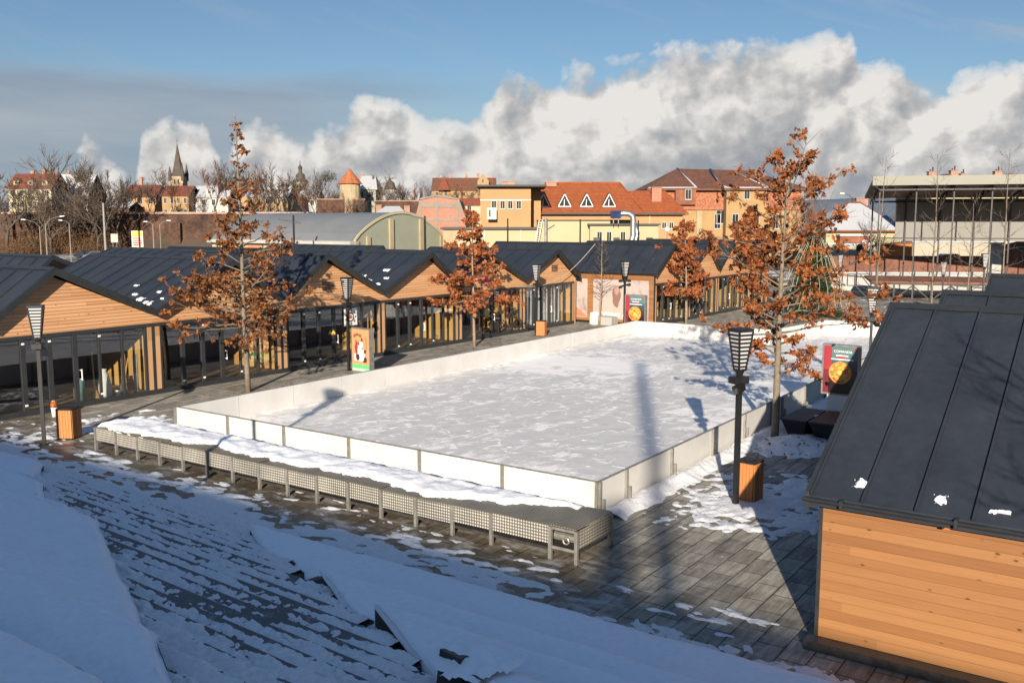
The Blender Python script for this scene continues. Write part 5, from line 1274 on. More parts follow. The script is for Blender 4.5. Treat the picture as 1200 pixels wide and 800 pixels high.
rf.quad(lo[0], lo[1], up[1], up[0]).quad(lo[2], lo[3], up[0], up[1]).quad(lo[1], lo[2], up[1]).quad(lo[3], lo[0], up[0]).quad(*[(p[0], p[1], p[2] - .3) for p in lo])
for i in range(4): p, q_ = lo[i], lo[(i + 1) % 4]; rf.quad(p, q_, (q_[0], q_[1], q_[2] - .3), (p[0], p[1], p[2] - .3))
rf.build('hip_roof', M['tileB'], th)
# projecting wing with its own hip
x0, x1 = xx(847), xx(893)
MB().box(x0, x1, -2.2, -.32, 0, zb(222)).build('bay_wall', M['plasOc'], th)
w2 = MB(); xm = (x0 + x1) / 2; w2.quad((x0 - .5, -2.8, ze - .05), (xm, 4.5, zt - 1.2), (x0 - .5, 3.2, ze + 1.4)).quad((x0 - .5, -2.8, ze - .05), (x1 + .5, -2.8, ze - .05), (xm, 4.5, zt - 1.2)).quad((x1 + .5, -2.8, ze - .05), (x1 + .5, 3.2, ze + 1.4), (xm, 4.5, zt - 1.2)).quad((x0 - .5, -2.8, ze - .35), (x1 + .5, -2.8, ze - .35), (x1 + .5, -.5, ze - .35), (x0 - .5, -.5, ze - .35)).quad((x0 - .5, -2.8, ze - .05), (x1 + .5, -2.8, ze - .05), (x1 + .5, -2.8, ze - .35), (x0 - .5, -2.8, ze - .35))
w2.build('bay_roof', M['tileB'], th)
sv_ = MB().tube([(-.7, -.4, ze + .1), (xx(790), -.5, ze + .12), (xx(815), -.5, ze + .14)], .12, 5).tube([(xr0, ym, zt + .06), (xx(815), -.35, ze + .1)], .13, 5).tube([(xx(846), ym - 1, zt - .2), (x0 - .3, -.3, ze + .3), (x0 - .2, -2.6, ze + .06)], .22, 5).tube([(xm, 4.5, zt - 1.1), (x1 + .2, -2.6, ze + .05)], .11, 5).tube([(x0 - .3, -2.85, ze + .04), (x1 + .4, -2.85, ze + .04)], .12, 5)
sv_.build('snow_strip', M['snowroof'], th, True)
d = MB().box(xx(790), xx(815) - .2, -.9, .3, zb(240), zb(223)).build('dormer_wall', M['rust'], th)
win(th, xx(801), zb(234), .95, 1.6, -.9); win(th, xx(867), zb(234), .9, 1.6, -2.2); win(th, xx(839), zb(262), 1.5, 2.1, -.0); 
for px in (837, 854, 878, 905):
    win(th, xx(px), zb(268), 1.0, 2.3, -2.2 if 847 < px < 890 else 0)
for px in (772, 785): win(th, xx(px), zb(285), 1.1, 2.0)
MB().box(xx(816), xx(822), -.26, -.02, 0, zb(247)).build('downpipe_wall', M['plasT'], th)
# --- long pale yellow low building
th, W = bld('long low pale yellow building with flat tar roofs in front of the orange houses', 'low_building', 'building', 519, 631, 98)
Y = 98; zb = lambda y: za(y, Y); xx = lambda px: xa(px, Y) - xa(519, Y)
MB().box(0, xx(631), 0, 8, 0, zb(269)).build('wall', M['plasY'], th)
MB().box(-.25, xx(631) + .02, -.3, 8, zb(269) + .002, zb(266.5)).build('flat_roof', M['tar'], th)
MB().box(xx(631) + .03, xx(738), -.5, 8, 0, zb(258.5)).build('tall_wall', M['plasY'], th)
MB().box(xx(631), xx(738) + .2, -.7, 8.2, zb(258.5) + .002, zb(257.6)).build('wall_cap', M['tar'], th)
MB().box(xx(690), xx(769), -1.6, -.52, 0, zb(264)).build('annex_wall', M['plasY'], th)
MB().box(xx(690) - .2, xx(771), -1.9, -.51, zb(264) + .002, zb(262)).build('annex_roof', M['tar'], th)
MB().box(0.0, .28, -.05, -.003, 0, zb(269) - .03).box(.30, xx(536), -.04, -.003, 0, zb(269) - .03).build('worn_patch', M['plasT'], th)
for px in (567, 610): MB().box(xx(px), xx(px) + .1, -.1, -.004, 0, zb(269)).build('downpipe', M['steel'], th)
for px in (698, 709, 725): win(th, xx(px), zb(283), .55, 1.05, -1.6, 'steel')
for px in (694, 717, 755):
    a = MB().box(xx(px), xx(px) + .62, -2.0, -1.62, zb(282), zb(278)).build('wall_unit', M['black'], th)
ld = MB()
for s in (0, .35): ld.bar((xx(626) + s, -1.3, zb(288)), (xx(631.5) + s, -.95, zb(258)), .06)
for k in range(12): ld.bar((xx(626) + (xx(631.5) - xx(626)) * k / 11, -1.3 + .035 * k, zb(288) + (zb(258) - zb(288)) * k / 11), (xx(626) + .35 + (xx(631.5) - xx(626)) * k / 11, -1.3 + .035 * k, zb(288) + (zb(258) - zb(288)) * k / 11), .05)
ld.v = [v for v in ld.v]; o = ld.build('ladder', M['steel']); o.location = (xa(519, Y), Y, 0); tag(o, 'steep metal ladder leaning on the pale yellow wall', 'ladder')
o = MB().tube([(0, 0, 0), (0, 0, zb(255.5))], .16, 10).build('flue_pipe', M['zinc']); o.location = (xa(639.5, Y), Y - .8, 0); tag(o, 'straight steel flue pipe against the pale yellow wall', 'flue'); MB().bar((.1, 0, zb(268)), (.9, .1, zb(263)), .06).build('bracket', M['steel'], o)
dt = thing('ventilation_duct', 'shiny bent ventilation duct with a dark box on the low roof', 'duct', (xa(741, 95), 95, 0), 0)
zb = lambda y: za(y, 95)
pts = [(-1.6, 0, zb(251.5)), (-.9, 0, zb(250)), (-.35, 0, zb(250.5)), (0, 0, zb(253)), (.10, 0, zb(257)), (.10, 0, zb(276)), (0, 0, zb(281)), (-.35, -.2, zb(286)), (-.4, -.3, zb(294))]
MB().tube(pts, .30, 12).build('pipe', M['zinc'], dt, True); MB().tube([(.25, .1, zb(262)), (.55, .1, zb(274)), (.35, .1, zb(284)), (.1, 0, zb(292))], .24, 10).build('pipe', M['zinc'], dt, True)
MB().box(-2.2, -1.2, -.45, .45, zb(256), zb(247)).build('fan_box', M['solar'], dt)
for x in (-1.9, -1.4): MB().cb(x, 0, zb(262), zb(256) - .005, .06, .06).build('leg', M['steel'], dt)
GPole = 'thin dark poles along the street behind the pavilions'
def pole(label, px, y0, y1, Y, r=.09, arm=None, mat='steeld', head=None, name='street_pole', group=GPole):
    th = thing(name, label, 'pole', (xa(px, Y), Y, 0), 0, group); z1 = za(y0, Y)
    MB().tube([(0, 0, -.1), (0, 0, z1)], [r, r * .75], 8).build('shaft', M[mat], th)
    if arm: MB().bar((-arm[0], 0, z1 - arm[2] + arm[3]), (arm[1], 0, z1 - arm[2]), .14).build('cross_arm', M[mat], th)
    return th
pole('dark pole with a slanting cross arm before the barrel roof', 344, 252, 292, 88, .12, (1.4, .6, .75, .35))
pole('dark pole with a slanting arm at the right end of the arched hall', 498, 253, 292, 88, .12, (1.3, .1, .3, .3))
pole('thin dark pole before the pale yellow wall near the small oak', 595, 256, 292, 88, .09)
pole('thin dark pole before the tall yellow wall', 680, 257, 292, 88, .09)
pole('thin dark pole beside the shiny duct', 748, 258, 292, 88, .09)
gpz = thing('globe_lamp', 'white globe lamp on a thin pole before the orange house', 'globe lamp', (xa(782, 92), 92, 0), 0)
MB().tube([(0, 0, 0), (0, 0, za(272, 92))], .05, 6).build('pole', M['steel'], gpz); glb = MB().lathe([(.02, 0), (.2, .08), (.27, .26), (.2, .44), (.02, .52)], 12).build('globe', M['whitep'], gpz, True); glb.location = (0, 0, za(272, 92))

# --- stage on the right
SX, SY = xa(1028, 82.5), 82.5
th = thing('open_air_stage', 'open air stage with a steel truss deck, thin posts and a deep pale roof edge', 'stage', (SX, SY, 0), radians(-17))
ZR, LS, DS = za(218, 82.5), 27.0, 8.2
MB().box(-.6, 11.4, -1.2, -.9, ZR, ZR + .78).box(11.42, LS, -1.25, -.95, ZR - .05, ZR + .68).build('roof_fascia', M['fascia'], th)
MB().hull([(-.6, -.9, ZR + .25), (LS, -.9, ZR + .25), (LS, DS + .6, ZR - .85), (-.6, DS + .6, ZR - .85)], [(-.6, -.9, ZR + .5), (LS, -.9, ZR + .5), (LS, DS + .6, ZR - .6), (-.6, DS + .6, ZR - .6)]).build('roof_deck', M['panelg'], th)
nb_ = 10
for i in range(nb_):
    x = .1 + i * 2.95; 
    MB().cb(x, 0, 1.75, ZR + .2, .11, .11).build('front_post', M['steeld'], th)
    MB().cb(x, DS - .3, 1.75, ZR - .8, .13, .13).build('rear_post', M['steeld'], th)
    t = MB(); t.bar((x, -.7, ZR + .18), (x, DS, ZR - .88), .14).bar((x, -.5, ZR - .35), (x, DS, ZR - 1.25), .10)
    for k in range(5): t.bar((x, -.3 + k * 2.35, ZR - .35 - k * .2), (x, .9 + k * 2.35, ZR + .12 - (k + .5) * .2), .08); t.bar((x, .9 + k * 2.35, ZR + .12 - (k + .5) * .2), (x, 2.05 + k * 2.35, ZR - .35 - (k + 1) * .2), .08)
    t.build('roof_truss', M['steeld'], th)
bmz = MB(); bmz.bar((0, -.3, ZR - .35), (LS, -.3, ZR - .35), .13).bar((0, DS - .5, ZR - 1.2), (LS, DS - .5, ZR - 1.2), .16).bar((0, 0, za(279, 82.5)), (LS, 0, za(279, 82.5)), .11)
for i in range(nb_ - 1): x = .1 + i * 2.95; bmz.bar((x, -.3, ZR + .1), (x + 1.47, -.3, ZR - .35), .07).bar((x + 1.47, -.3, ZR - .35), (x + 2.95, -.3, ZR + .1), .07)
bmz.build('beam', M['steeld'], th)
MB().box(2.2, LS, DS - .1, DS + .05, 5.1, ZR - .95).build('back_wall', M['panelg'], th)
MB().box(-.3, LS, -.2, DS + 1, 1.55, 1.74).build('stage_deck', M['rust'], th)
MB().box(-.35, LS, -.32, -.21, 1.46, 1.62).build('deck_edge', M['steeld'], th)
tr = MB()
for i in range(18):
    x = .1 + i * 1.5; tr.box(x - .07, x + .07, -.3, -.22, .1, 1.45)
    tr.bar((x, -.26, .15 if i % 2 else 1.4), (x + 1.5, -.26, 1.4 if i % 2 else .15), .10)
tr.box(-.3, LS, -.3, -.2, .0, .12); tr.build('deck_truss', M['steeld'], th)
ST_ = MB(); [ST_.box(-1.6 + .0, -.32, -.2, 2.6, 0, 1.3) for _ in (0,)]
g_ = MB(); g_.box(-2.3, -2.2, -.3, -.2, 1.35, 2.3).box(-1.7, -1.6, -.3, -.2, 1.35, 2.3).box(-2.3, -1.2, -.3, -.2, 1.27, 1.35).box(-2.3, -.4, -.3, -.2, 2.3, 2.38).bar((-1.6, -.25, 1.35), (-.4, -.25, .1), .09).bar((-1.2, -.25, 2.3), (-.4, -.25, 1.3), .09)
g_.build('side_frame', M['steeld'], th)
MB().bar((8.3, -.9, .9), (13.0, -.9, .75), .05).bar((8.3, -.9, .45), (13.0, -.9, .4), .05).bar((8.3, -.9, .0), (8.3, -.9, 1.0), .05).bar((13, -.9, 0), (13, -.9, .9), .05).build('guard_rail', M['zinc'], th)
# walls behind the stage
Y = 95.5; zb = lambda y: za(y, Y)
th = thing('brick_wall', 'low red brick wall with snow along its foot behind the stage', 'wall', (xa(975, Y), Y, 0), 0)
MB().box(0, xa(1156, Y) - xa(975, Y), 0, .4, 1.7, zb(300)).build('brickwork', M['brickR'], th)
MB().box(0, xa(1156, Y) - xa(975, Y), -.5, .5, 0, 1.698).build('white_footing', M['wallw'], th)
MB().box(-.05, xa(1156, Y) - xa(975, Y), -.6, -.01, 1.70, 1.86).build('snow_cap', M['snowroof'], th)
th = thing('patched_wall', 'taller brick wall with a ragged dark hole at its top beside a white pillar', 'wall', (xa(1173, Y), Y - 1, 0), 0)
W = 14; MB().xz([(0, 0), (W, 0), (W, zb(284)), (W * .6, zb(280)), (W * .35, zb(286)), (W * .12, zb(282)), (0, zb(287))], 0, .5).build('brickwork', M['brickR'], th)
o = blob(0, 0, .7, .55, 0, 4).build('dark_hole', M['black'], th); o.rotation_euler = (0, 0, pi / 2); o.location = (1.7, -.005, zb(289))
MB().cb(-.9, -.2, 0, zb(286), .95, .5).cb(-.9, -.2, zb(286), zb(284), 1.2, .7).build('white_pillar', M['wallw'], th)
# garden wall + shed
th = thing('garden_wall', 'beige garden wall with a snow capped coping before the snowy roofed house', 'wall', (xa(972, 108), 108, 0), 0)
W = xa(1040, 108) - xa(972, 108); MB().box(0, W, 0, .4, 0, za(287, 108)).build('wall', M['plasB'], th); MB().box(-.1, W + .1, -.1, .5, za(287, 108), za(285, 108)).build('snow_cap', M['snowroof'], th)
th = thing('long_wall', 'pale beige boundary wall with snow on top, seen through the stage posts', 'wall', (xa(1071, 112), 112, 0), 0)
W = xa(1210, 112) - xa(1071, 112); MB().box(0, W, 0, .4, 0, za(284, 112)).build('wall', M['plasB'], th); MB().box(-.1, W + .1, -.1, .5, za(284, 112), za(282.5, 112)).build('snow_cap', M['snowroof'], th)
th = thing('shed', 'small bright orange plank shed behind the brick wall', 'shed', (xa(1040, 105), 105, 0), 0)
W = xa(1070, 105) - xa(1040, 105); MB().xz([(0, 0), (W, 0), (W, za(285, 105)), (0, za(287, 105))], 0, 2.5).build('wall', M['orangep'], th); MB().xz([(-.15, za(287.4, 105)), (W + .15, za(284.6, 105)), (W + .15, za(283.6, 105)), (-.15, za(286.4, 105))], -.2, 2.7).build('roof', M['rust'], th)
# snowy roofed house
th, W = bld('yellow house with a snow covered hipped roof and a solar panel', 'snowy_house', 'house', 966, 1057, 124)
Y = 124; zb = lambda y: za(y, Y); xx = lambda px: xa(px, Y) - xa(966, Y)
MB().box(.3, W, 0, 11, 0, zb(271)).build('wall', M['plasY'], th)
rf = MB(); lo = [(-.5, -.6, zb(270)), (W + .5, -.6, zb(270)), (W + .5, 11.6, zb(270)), (-.5, 11.6, zb(270))]; up = [(xx(1010), 5.5, zb(236.5)), (xx(1025), 5.5, zb(236.5))]
rf.quad(lo[0], lo[1], up[1], up[0]).quad(lo[1], lo[2], up[1]).quad(lo[2], lo[3], up[0], up[1]).quad(lo[3], lo[0], up[0]); rf.build('snowy_roof', M['snowroof'], th)
MB().box(-.55, W + .55, -.72, -.55, zb(271.5), zb(269.6)).build('gutter', M['rust'], th)
MB().tube([lo[0], up[0]], .16, 5).tube([up[0], up[1]], .18, 5).tube([up[1], lo[1]], .12, 5).build('ridge_tiles', M['tileB'], th)
f = lambda px, k: Vector(((xx(px)), -.6 + 6.1 * k - .12, zb(270) + (zb(236.5) - zb(270)) * k + .1))
sp_ = MB(); a_ = f(1041, .48); b_ = f(1047, .52); c_ = f(1056, .12); d_ = f(1050, .08); sp_.quad(a_, b_, c_, d_); sp_.hull([a_, b_, c_, d_], [p - Vector((0, -.05, .1)) for p in (a_, b_, c_, d_)]); sp_.build('solar_panel', M['solar'], th)
MB().box(xx(980), xx(1017), -1.6, -.02, zb(276.5), zb(274.5)).build('porch_roof', M['snowroof'], th); MB().box(xx(981), xx(1016), -1.4, -.03, zb(284), zb(277)).build('porch_wall', M['rust'], th)
chimney(th, xx(1028), 6, zb(240), zb(231.5), 1.6, .7)
# houses behind the stage: only chimneys and a gable tip show
th, W = bld('house hidden by the stage roof, only its brick chimneys showing', 'hidden_house', 'house', 1090, 1215, 128)
Y = 128; zb = lambda y: za(y, Y); xx = lambda px: xa(px, Y) - xa(1090, Y)
MB().box(0, W, 0, 12, 0, zb(224)).build('wall', M['plasC'], th); gable_roof(MB(), 0, W, 0, 12, zb(224), zb(203.5)).build('roof', M['tileB'], th)
for px, y, w in ((1107.5, 199.5, 1.0), (1134, 198, 1.0), (1145, 202, .7), (1187, 199, .95)):
    c = chimney(th, xx(px), 5.0, zb(212), zb(y), w, .7)
    for k in (-.2, .15): MB().tube([(xx(px) + k * w, 5.0, zb(y) + .1), (xx(px) + k * w, 5.0, zb(y) + .55 + k)], .09, 6).build('chimney_pot', M['black'], c)
for px in (1118, 1192): MB().hull([(xx(px) - 1.1, 2, zb(210)), (xx(px) + 1.1, 2, zb(210)), (xx(px), 2, zb(202.5))], [(xx(px) - 1.1, 5, zb(210)), (xx(px) + 1.1, 5, zb(210)), (xx(px), 5, zb(202.5))]).build('gable_dormer', M['tileD'], th)
# cobra street lamp far right, round sign
def cobra(label, px, ytop, Y, side, arm, mat='conc', two=False, z0=0.0):
    th = thing('street_light', label, 'street light', (xa(px, Y), Y, z0), 0, 'road lights beyond the pavilions'); z1 = za(ytop, Y) - z0
    MB().tube([(0, 0, -1), (0, 0, z1)], [.12, .08], 8).build('shaft', M[mat], th)
    for s in ((side,) if not two else (1, -1)):
        pts = [(0, 0, z1 - .1), (s * arm * .35, 0, z1 + arm * .28), (s * arm * .75, 0, z1 + arm * .40), (s * arm, 0, z1 + arm * .42)]
        MB().tube(pts, .035, 6).build('arm', M[mat], th)
        MB().hull([(s * arm * .92, -.14, z1 + arm * .40), (s * (arm + .55), -.12, z1 + arm * .44), (s * (arm + .55), .12, z1 + arm * .44), (s * arm * .92, .14, z1 + arm * .40)], [(s * arm * .92, -.08, z1 + arm * .40 + .16), (s * (arm + .5), -.07, z1 + arm * .44 + .1), (s * (arm + .5), .07, z1 + arm * .44 + .1), (s * arm * .92, .08, z1 + arm * .40 + .16)]).build('lamp_head', M['whitep'], th)
    return th
cobra('lone street light arching over the roofs left of the stage', 998, 232, 140, -1, 1.4, 'steeld')
# parked cars
def car(label, loc, rz, paint):
    th = thing('parked_car', label, 'car', loc, rz, 'cars parked beyond the plaza')
    pr = [(-2.1, .35), (-2.05, .8), (-1.3, .92), (-.75, 1.42), (.55, 1.45), (1.25, .98), (2.0, .85), (2.12, .5), (2.05, .32)]
    MB().xz(pr, -.85, .85).build('body', M[paint], th)
    for s in (-1, 1):
        MB().xz([(-1.1, .95), (-.68, 1.36), (.5, 1.38), (1.05, .98)], s * .855 - .004, s * .855 + .004).build('window', M['wglass'], th)
        for x in (-1.35, 1.35): 
            w = MB().hull([(x + .32 * cos(a * pi / 6), s * .87 - .1, .32 + .32 * sin(a * pi / 6)) for a in range(12)], [(x + .32 * cos(a * pi / 6), s * .87 + .04, .32 + .32 * sin(a * pi / 6)) for a in range(12)]).build('wheel', M['tyre'], th)
    MB().hull([(1.22, -.75, 1.0), (1.22, .75, 1.0), (.60, .65, 1.43), (.60, -.65, 1.43)], [(1.26, -.75, 1.0), (1.26, .75, 1.0), (.64, .65, 1.43), (.64, -.65, 1.43)]).build('windscreen', M['wglass'], th)
    return th
car('dark blue car showing its roof over the brick wall beside the orange shed', (xa(1050, 103), 103, 1.75), .1, 'carb')
car('dark car roof showing over the brick wall behind the grey stage', (xa(1115, 103), 103, 2.0), -.1, 'carb')
car('dark car beside the garden wall left of the stage', (xa(986, 105), 105, 1.5), .05, 'carg')
sg = thing('round_sign', 'red and white round traffic sign on a post by the snowy roofed house', 'traffic sign', (xa(1014, 106), 106, 0), 0)
MB().tube([(0, 0, 0), (0, 0, za(283, 106))], .04, 6).build('post', M['steel'], sg)
for k, (r, mt) in enumerate(((.38, 'red'), (.26, 'whitep'))): MB().hull([(r * cos(a * pi / 8), -.05 - .01 * k, r * sin(a * pi / 8)) for a in range(16)], [(r * cos(a * pi / 8), -.045 + .03 * (1 - k) - .01 * k, r * sin(a * pi / 8)) for a in range(16)]).build('disc', M[mt], sg).location = (0, 0, za(283.5, 106))
sd = thing('satellite_dish', 'dark round dish on a post before the garden wall', 'dish', (xa(1008, 106), 106, 0), 0)
MB().tube([(0, 0, 0), (0, 0, za(293, 106))], .05, 6).build('post', M['steeld'], sd); MB().hull([(.38 * cos(a * pi / 8), -.1, .38 * sin(a * pi / 8)) for a in range(16)], [(.26 * cos(a * pi / 8), .02, .26 * sin(a * pi / 8)) for a in range(16)]).build('dish', M['steeld'], sd).location = (0, -.05, za(291.5, 106))

# ================================================================== OLD TOWN ON THE HILL
def zh(X, Y):
    left = 8.0 * sm(219.2, 221, Y) * sm(-52, -56, X); right = 8.0 * sm(185, 232, Y) * sm(-56, -52, X)
    h = max(left, right) + .020 * max(0, Y - 226) * sm(222, 240, Y)
    return h * sm(75, 5, X) + .5 * fb(X * .03, Y * .03) * sm(225, 260, Y)
mb = MB(); mb.grid(70, 66, lambda u, v: (-420 + 520 * u, 183 + 520 * v, zh(-420 + 520 * u, 183 + 520 * v) - .25))
tag(mb.build('hill_ground', M['earth'], None, True), kind='structure')
def far_h(X, Y): return max(0, (1 - abs((Y - 3200) / 900) ** 2)) * (74 + 26 * fb(X * .0011, Y * .0009, 3, 4)) 
mb = MB(); mb.grid(90, 14, lambda u, v: (-2600 + 5600 * u, 2300 + 1800 * v, far_h(-2600 + 5600 * u, 2300 + 1800 * v) - .5))
tag(mb.build('far_hills', M['farhill'], None, True), kind='structure')
mb = MB(); mb.grid(50, 20, lambda u, v: (120 + 520 * u, 430 + 420 * v, sm(0, .5, u) * sm(1, .8, u) * sm(0, .5, v) * sm(1, .7, v) * (16 + 6 * fb(u * 5, v * 4)) - .4))
tag(mb.build('brown_hillside', M['fartown'], None, True), kind='structure')

th = thing('city_wall', 'long old brick city wall with a pale coping below the hill houses', 'wall', (xa(-80, 219), 219, 0), 0)
W = xa(372, 219) - xa(-80, 219); zt = za(251, 219)
MB().box(0, W, -1.2, 0, -.2, zt).build('brickwork', M['brickW'], th); MB().box(-.1, W + .1, -1.5, .1, zt + .002, zt + .35).build('coping', M['orangep'] if 0 else M['brickC'], th); MB().box(-.1, W + .1, -1.4, .1, zt + .352, zt + .46).build('snow_cap', M['snowroof'], th)
for k in range(9): MB().box(8 + k * 9.6, 10.2 + k * 9.6, -2.4, -1.201, -.2, zt - .8 - (k % 3) * .6).build('buttress', M['brickW'], th)

GH = 'houses of the old town on the hill'
def hill_house(label, px0, px1, Y, yr, ye, wallm, roofm, rows=2, hip=0.0, wins=4, chim=(), depth=9, dorm=0, shutters=False, ridge_y=True, snowtop=False, cat='house', name='town_house'):
    x0, x1 = xa(px0, Y), xa(px1, Y); W = x1 - x0; ze, zr = za(ye, Y), za(yr, Y); zb_ = zh((x0 + x1) / 2, Y) - 1.0
    th = thing(name, label, cat, (x0, Y, 0), 0, GH)
    b = MB().box(0, W, 0, depth, zb_, ze)
    if hip == 0: b.yz([(0, ze), (depth, ze), (depth / 2, zr - .1)], 0, .3); b.yz([(0, ze), (depth, ze), (depth / 2, zr - .1)], W - .3, W)
    b.build('wall', M[wallm], th); gable_roof(MB(), 0, W, 0, depth, ze, zr, .4, hip).build('roof', M[roofm], th)
    for r in range(rows):
        for k in range(wins):
            w = min(1.0, W / wins * .45); win(th, W * (k + .5) / wins - w / 2, ze - 2.3 - r * 3.0, w, 1.5, 0, 'wframe', 1, 'wglass', .05, .07)
    for k in range(dorm):
        x = W * (k + .5) / dorm; zz = ze + .5; yy = depth / 2 * (zz - ze) / (zr - ze)
        dm = MB().box(x - .7, x + .7, yy, yy + 2.2, zz, zz + 1.1).build('dormer', M[wallm], th); MB().hull([(x - .95, yy - .2, zz + 1.1), (x + .95, yy - .2, zz + 1.1), (x, yy - .2, zz + 1.9)], [(x - .95, yy + 2.6, zz + 1.1), (x + .95, yy + 2.6, zz + 1.1), (x, yy + 2.6, zz + 1.9)]).build('dormer_roof', M[roofm], dm); win(dm, x - .4, zz + .2, .8, .8, yy, 'wframe', 0, 'wglass', .05, .08, False)
    for (fx_, zt_) in chim: chimney(th, W * fx_, depth / 2 + .6, zr - 1.2, za(zt_, Y), .9, .7)
    return th
hill_house('yellow hill house with a rust red roof and cream dormers', 12, 62, 248, 202.5, 219, 'plasC', 'tileD', 2, 0, 5, [(.35, 199), (.62, 198), (.75, 197.5), (.93, 201)], 10, 3)
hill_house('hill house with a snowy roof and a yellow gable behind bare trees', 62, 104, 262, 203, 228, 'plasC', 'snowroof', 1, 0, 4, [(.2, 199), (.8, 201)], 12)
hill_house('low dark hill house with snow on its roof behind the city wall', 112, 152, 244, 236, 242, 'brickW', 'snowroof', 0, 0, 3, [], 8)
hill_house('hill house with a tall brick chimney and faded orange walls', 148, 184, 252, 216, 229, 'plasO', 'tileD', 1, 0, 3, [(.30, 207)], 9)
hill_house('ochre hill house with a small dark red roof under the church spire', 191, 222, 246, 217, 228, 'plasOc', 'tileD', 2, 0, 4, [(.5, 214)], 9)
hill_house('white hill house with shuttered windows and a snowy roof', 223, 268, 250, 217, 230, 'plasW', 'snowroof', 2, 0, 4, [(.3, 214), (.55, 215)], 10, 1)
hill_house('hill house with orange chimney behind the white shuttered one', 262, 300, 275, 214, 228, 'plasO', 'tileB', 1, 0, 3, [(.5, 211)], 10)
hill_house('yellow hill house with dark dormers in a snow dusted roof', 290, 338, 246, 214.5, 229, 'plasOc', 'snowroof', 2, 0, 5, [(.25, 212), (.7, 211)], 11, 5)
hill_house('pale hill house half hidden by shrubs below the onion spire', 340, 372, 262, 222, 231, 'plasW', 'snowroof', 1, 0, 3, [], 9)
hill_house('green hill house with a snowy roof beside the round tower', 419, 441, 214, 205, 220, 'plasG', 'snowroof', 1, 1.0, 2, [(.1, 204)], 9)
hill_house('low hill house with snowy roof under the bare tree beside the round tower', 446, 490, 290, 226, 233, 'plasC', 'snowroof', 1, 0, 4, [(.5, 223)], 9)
# castle-like long house on its knoll
th = hill_house('long castle like house with many chimneys and a yellow gable on the brown knoll', 507, 580, 345, 207.5, 222, 'plasOc', 'tileB', 1, 0, 7, [(.12, 204.5), (.27, 203.5), (.53, 203), (.72, 202.5), (.97, 205)], 12)
Y = 345; x = xa(566, Y) - xa(507, Y); MB().xz([(x - 1.9, za(236, Y)), (x + 2.2, za(236, Y)), (x + 2.2, za(212, Y)), (x + .15, za(203.5, Y)), (x - 1.9, za(212, Y))], -1.5, 3).build('yellow_gable', M['plasOc'], th); win(th, x - .3, za(215, Y), .7, 1.6, -1.5)
MB().hull([(2.2, -2, za(223, Y)), (6.5, -2, za(223, Y)), (6.5, 3, za(223, Y)), (2.2, 3, za(223, Y))], [(4.2, .4, za(207, Y)), (4.6, .4, za(207, Y)), (4.6, .8, za(207, Y)), (4.2, .8, za(207, Y))]).build('corner_roof', M['tileD'], th)
# church spire
Y = 520; kx = xa(211.5, Y); th = thing('church_tower', 'dark needle church spire with four corner turrets above the roofs', 'church', (kx, Y, 0), 0)
b = 3.6; MB().box(-b, b, -b, b, zh(kx, Y) - 1, za(207, Y)).build('tower_wall', M['plasT'], th)
MB().lathe([(b * 1.12, za(207, Y)), (b * .80, za(199, Y)), (b * .40, za(185, Y)), (.12, za(168.5, Y))], 8).build('spire', M['slate'], th)
for sx in (-1, 1):
    for sy in (-1, 1): MB().lathe([(.95, za(212, Y)), (.95, za(205, Y)), (1.1, za(205, Y)), (.08, za(191 if sx > 0 else 195, Y))], 8, sx * b * .95, sy * b * .95).build('corner_turret', M['slate'], th)
for x in (-1.5, .7): win(th, x, za(216, Y), .9, 2.6, -b, 'stone', 0, 'wglass', .06, .1)
MB().tube([(0, 0, za(169, Y)), (0, 0, za(163, Y))], .09, 5).tube([(-.6, 0, za(165.5, Y)), (.6, 0, za(165.5, Y))], .09, 5).build('cross', M['steeld'], th)
MB().lathe([(b * .9, za(205, Y)), (b * .9, za(206, Y))], 8).build('parapet', M['plasC'], th)
# onion spire
Y = 360; kx = xa(353.5, Y); th = thing('baroque_tower', 'white church tower with a dark onion dome and a slim lantern', 'church', (kx, Y, 0), 0)
zz = lambda y: za(y, Y)
MB().lathe([(2.6, zh(kx, Y) - 1), (2.6, zz(213))], 8).build('tower_wall', M['plasC'], th, False)
MB().lathe([(3.1, zz(213)), (2.2, zz(210.5)), (1.5, zz(209.5)), (1.75, zz(207)), (1.7, zz(205)), (1.0, zz(203)), (.7, zz(202)), (.75, zz(196.5)), (.95, zz(196.2)), (.5, zz(194.5)), (.15, zz(192.5)), (.06, zz(188))], 12).build('onion_dome', M['slate'], th, True)
win(th, -.5, zz(219), 1.0, 1.9, -2.45, 'stone', 0, 'wglass', .06, .1)
Y = 380; kx = xa(458, Y); th = thing('domed_turret', 'small dark domed turret behind the bare tree near the round tower', 'church', (kx, Y, 0), 0)
zz = lambda y: za(y, Y); MB().lathe([(2.2, zh(kx, Y) - 1), (2.2, zz(222))], 8).build('tower_wall', M['plasW'], th); MB().lathe([(2.6, zz(222)), (2.0, zz(218)), (1.6, zz(214)), (.5, zz(211.5)), (.1, zz(208))], 10).build('dome', M['slate'], th, True)
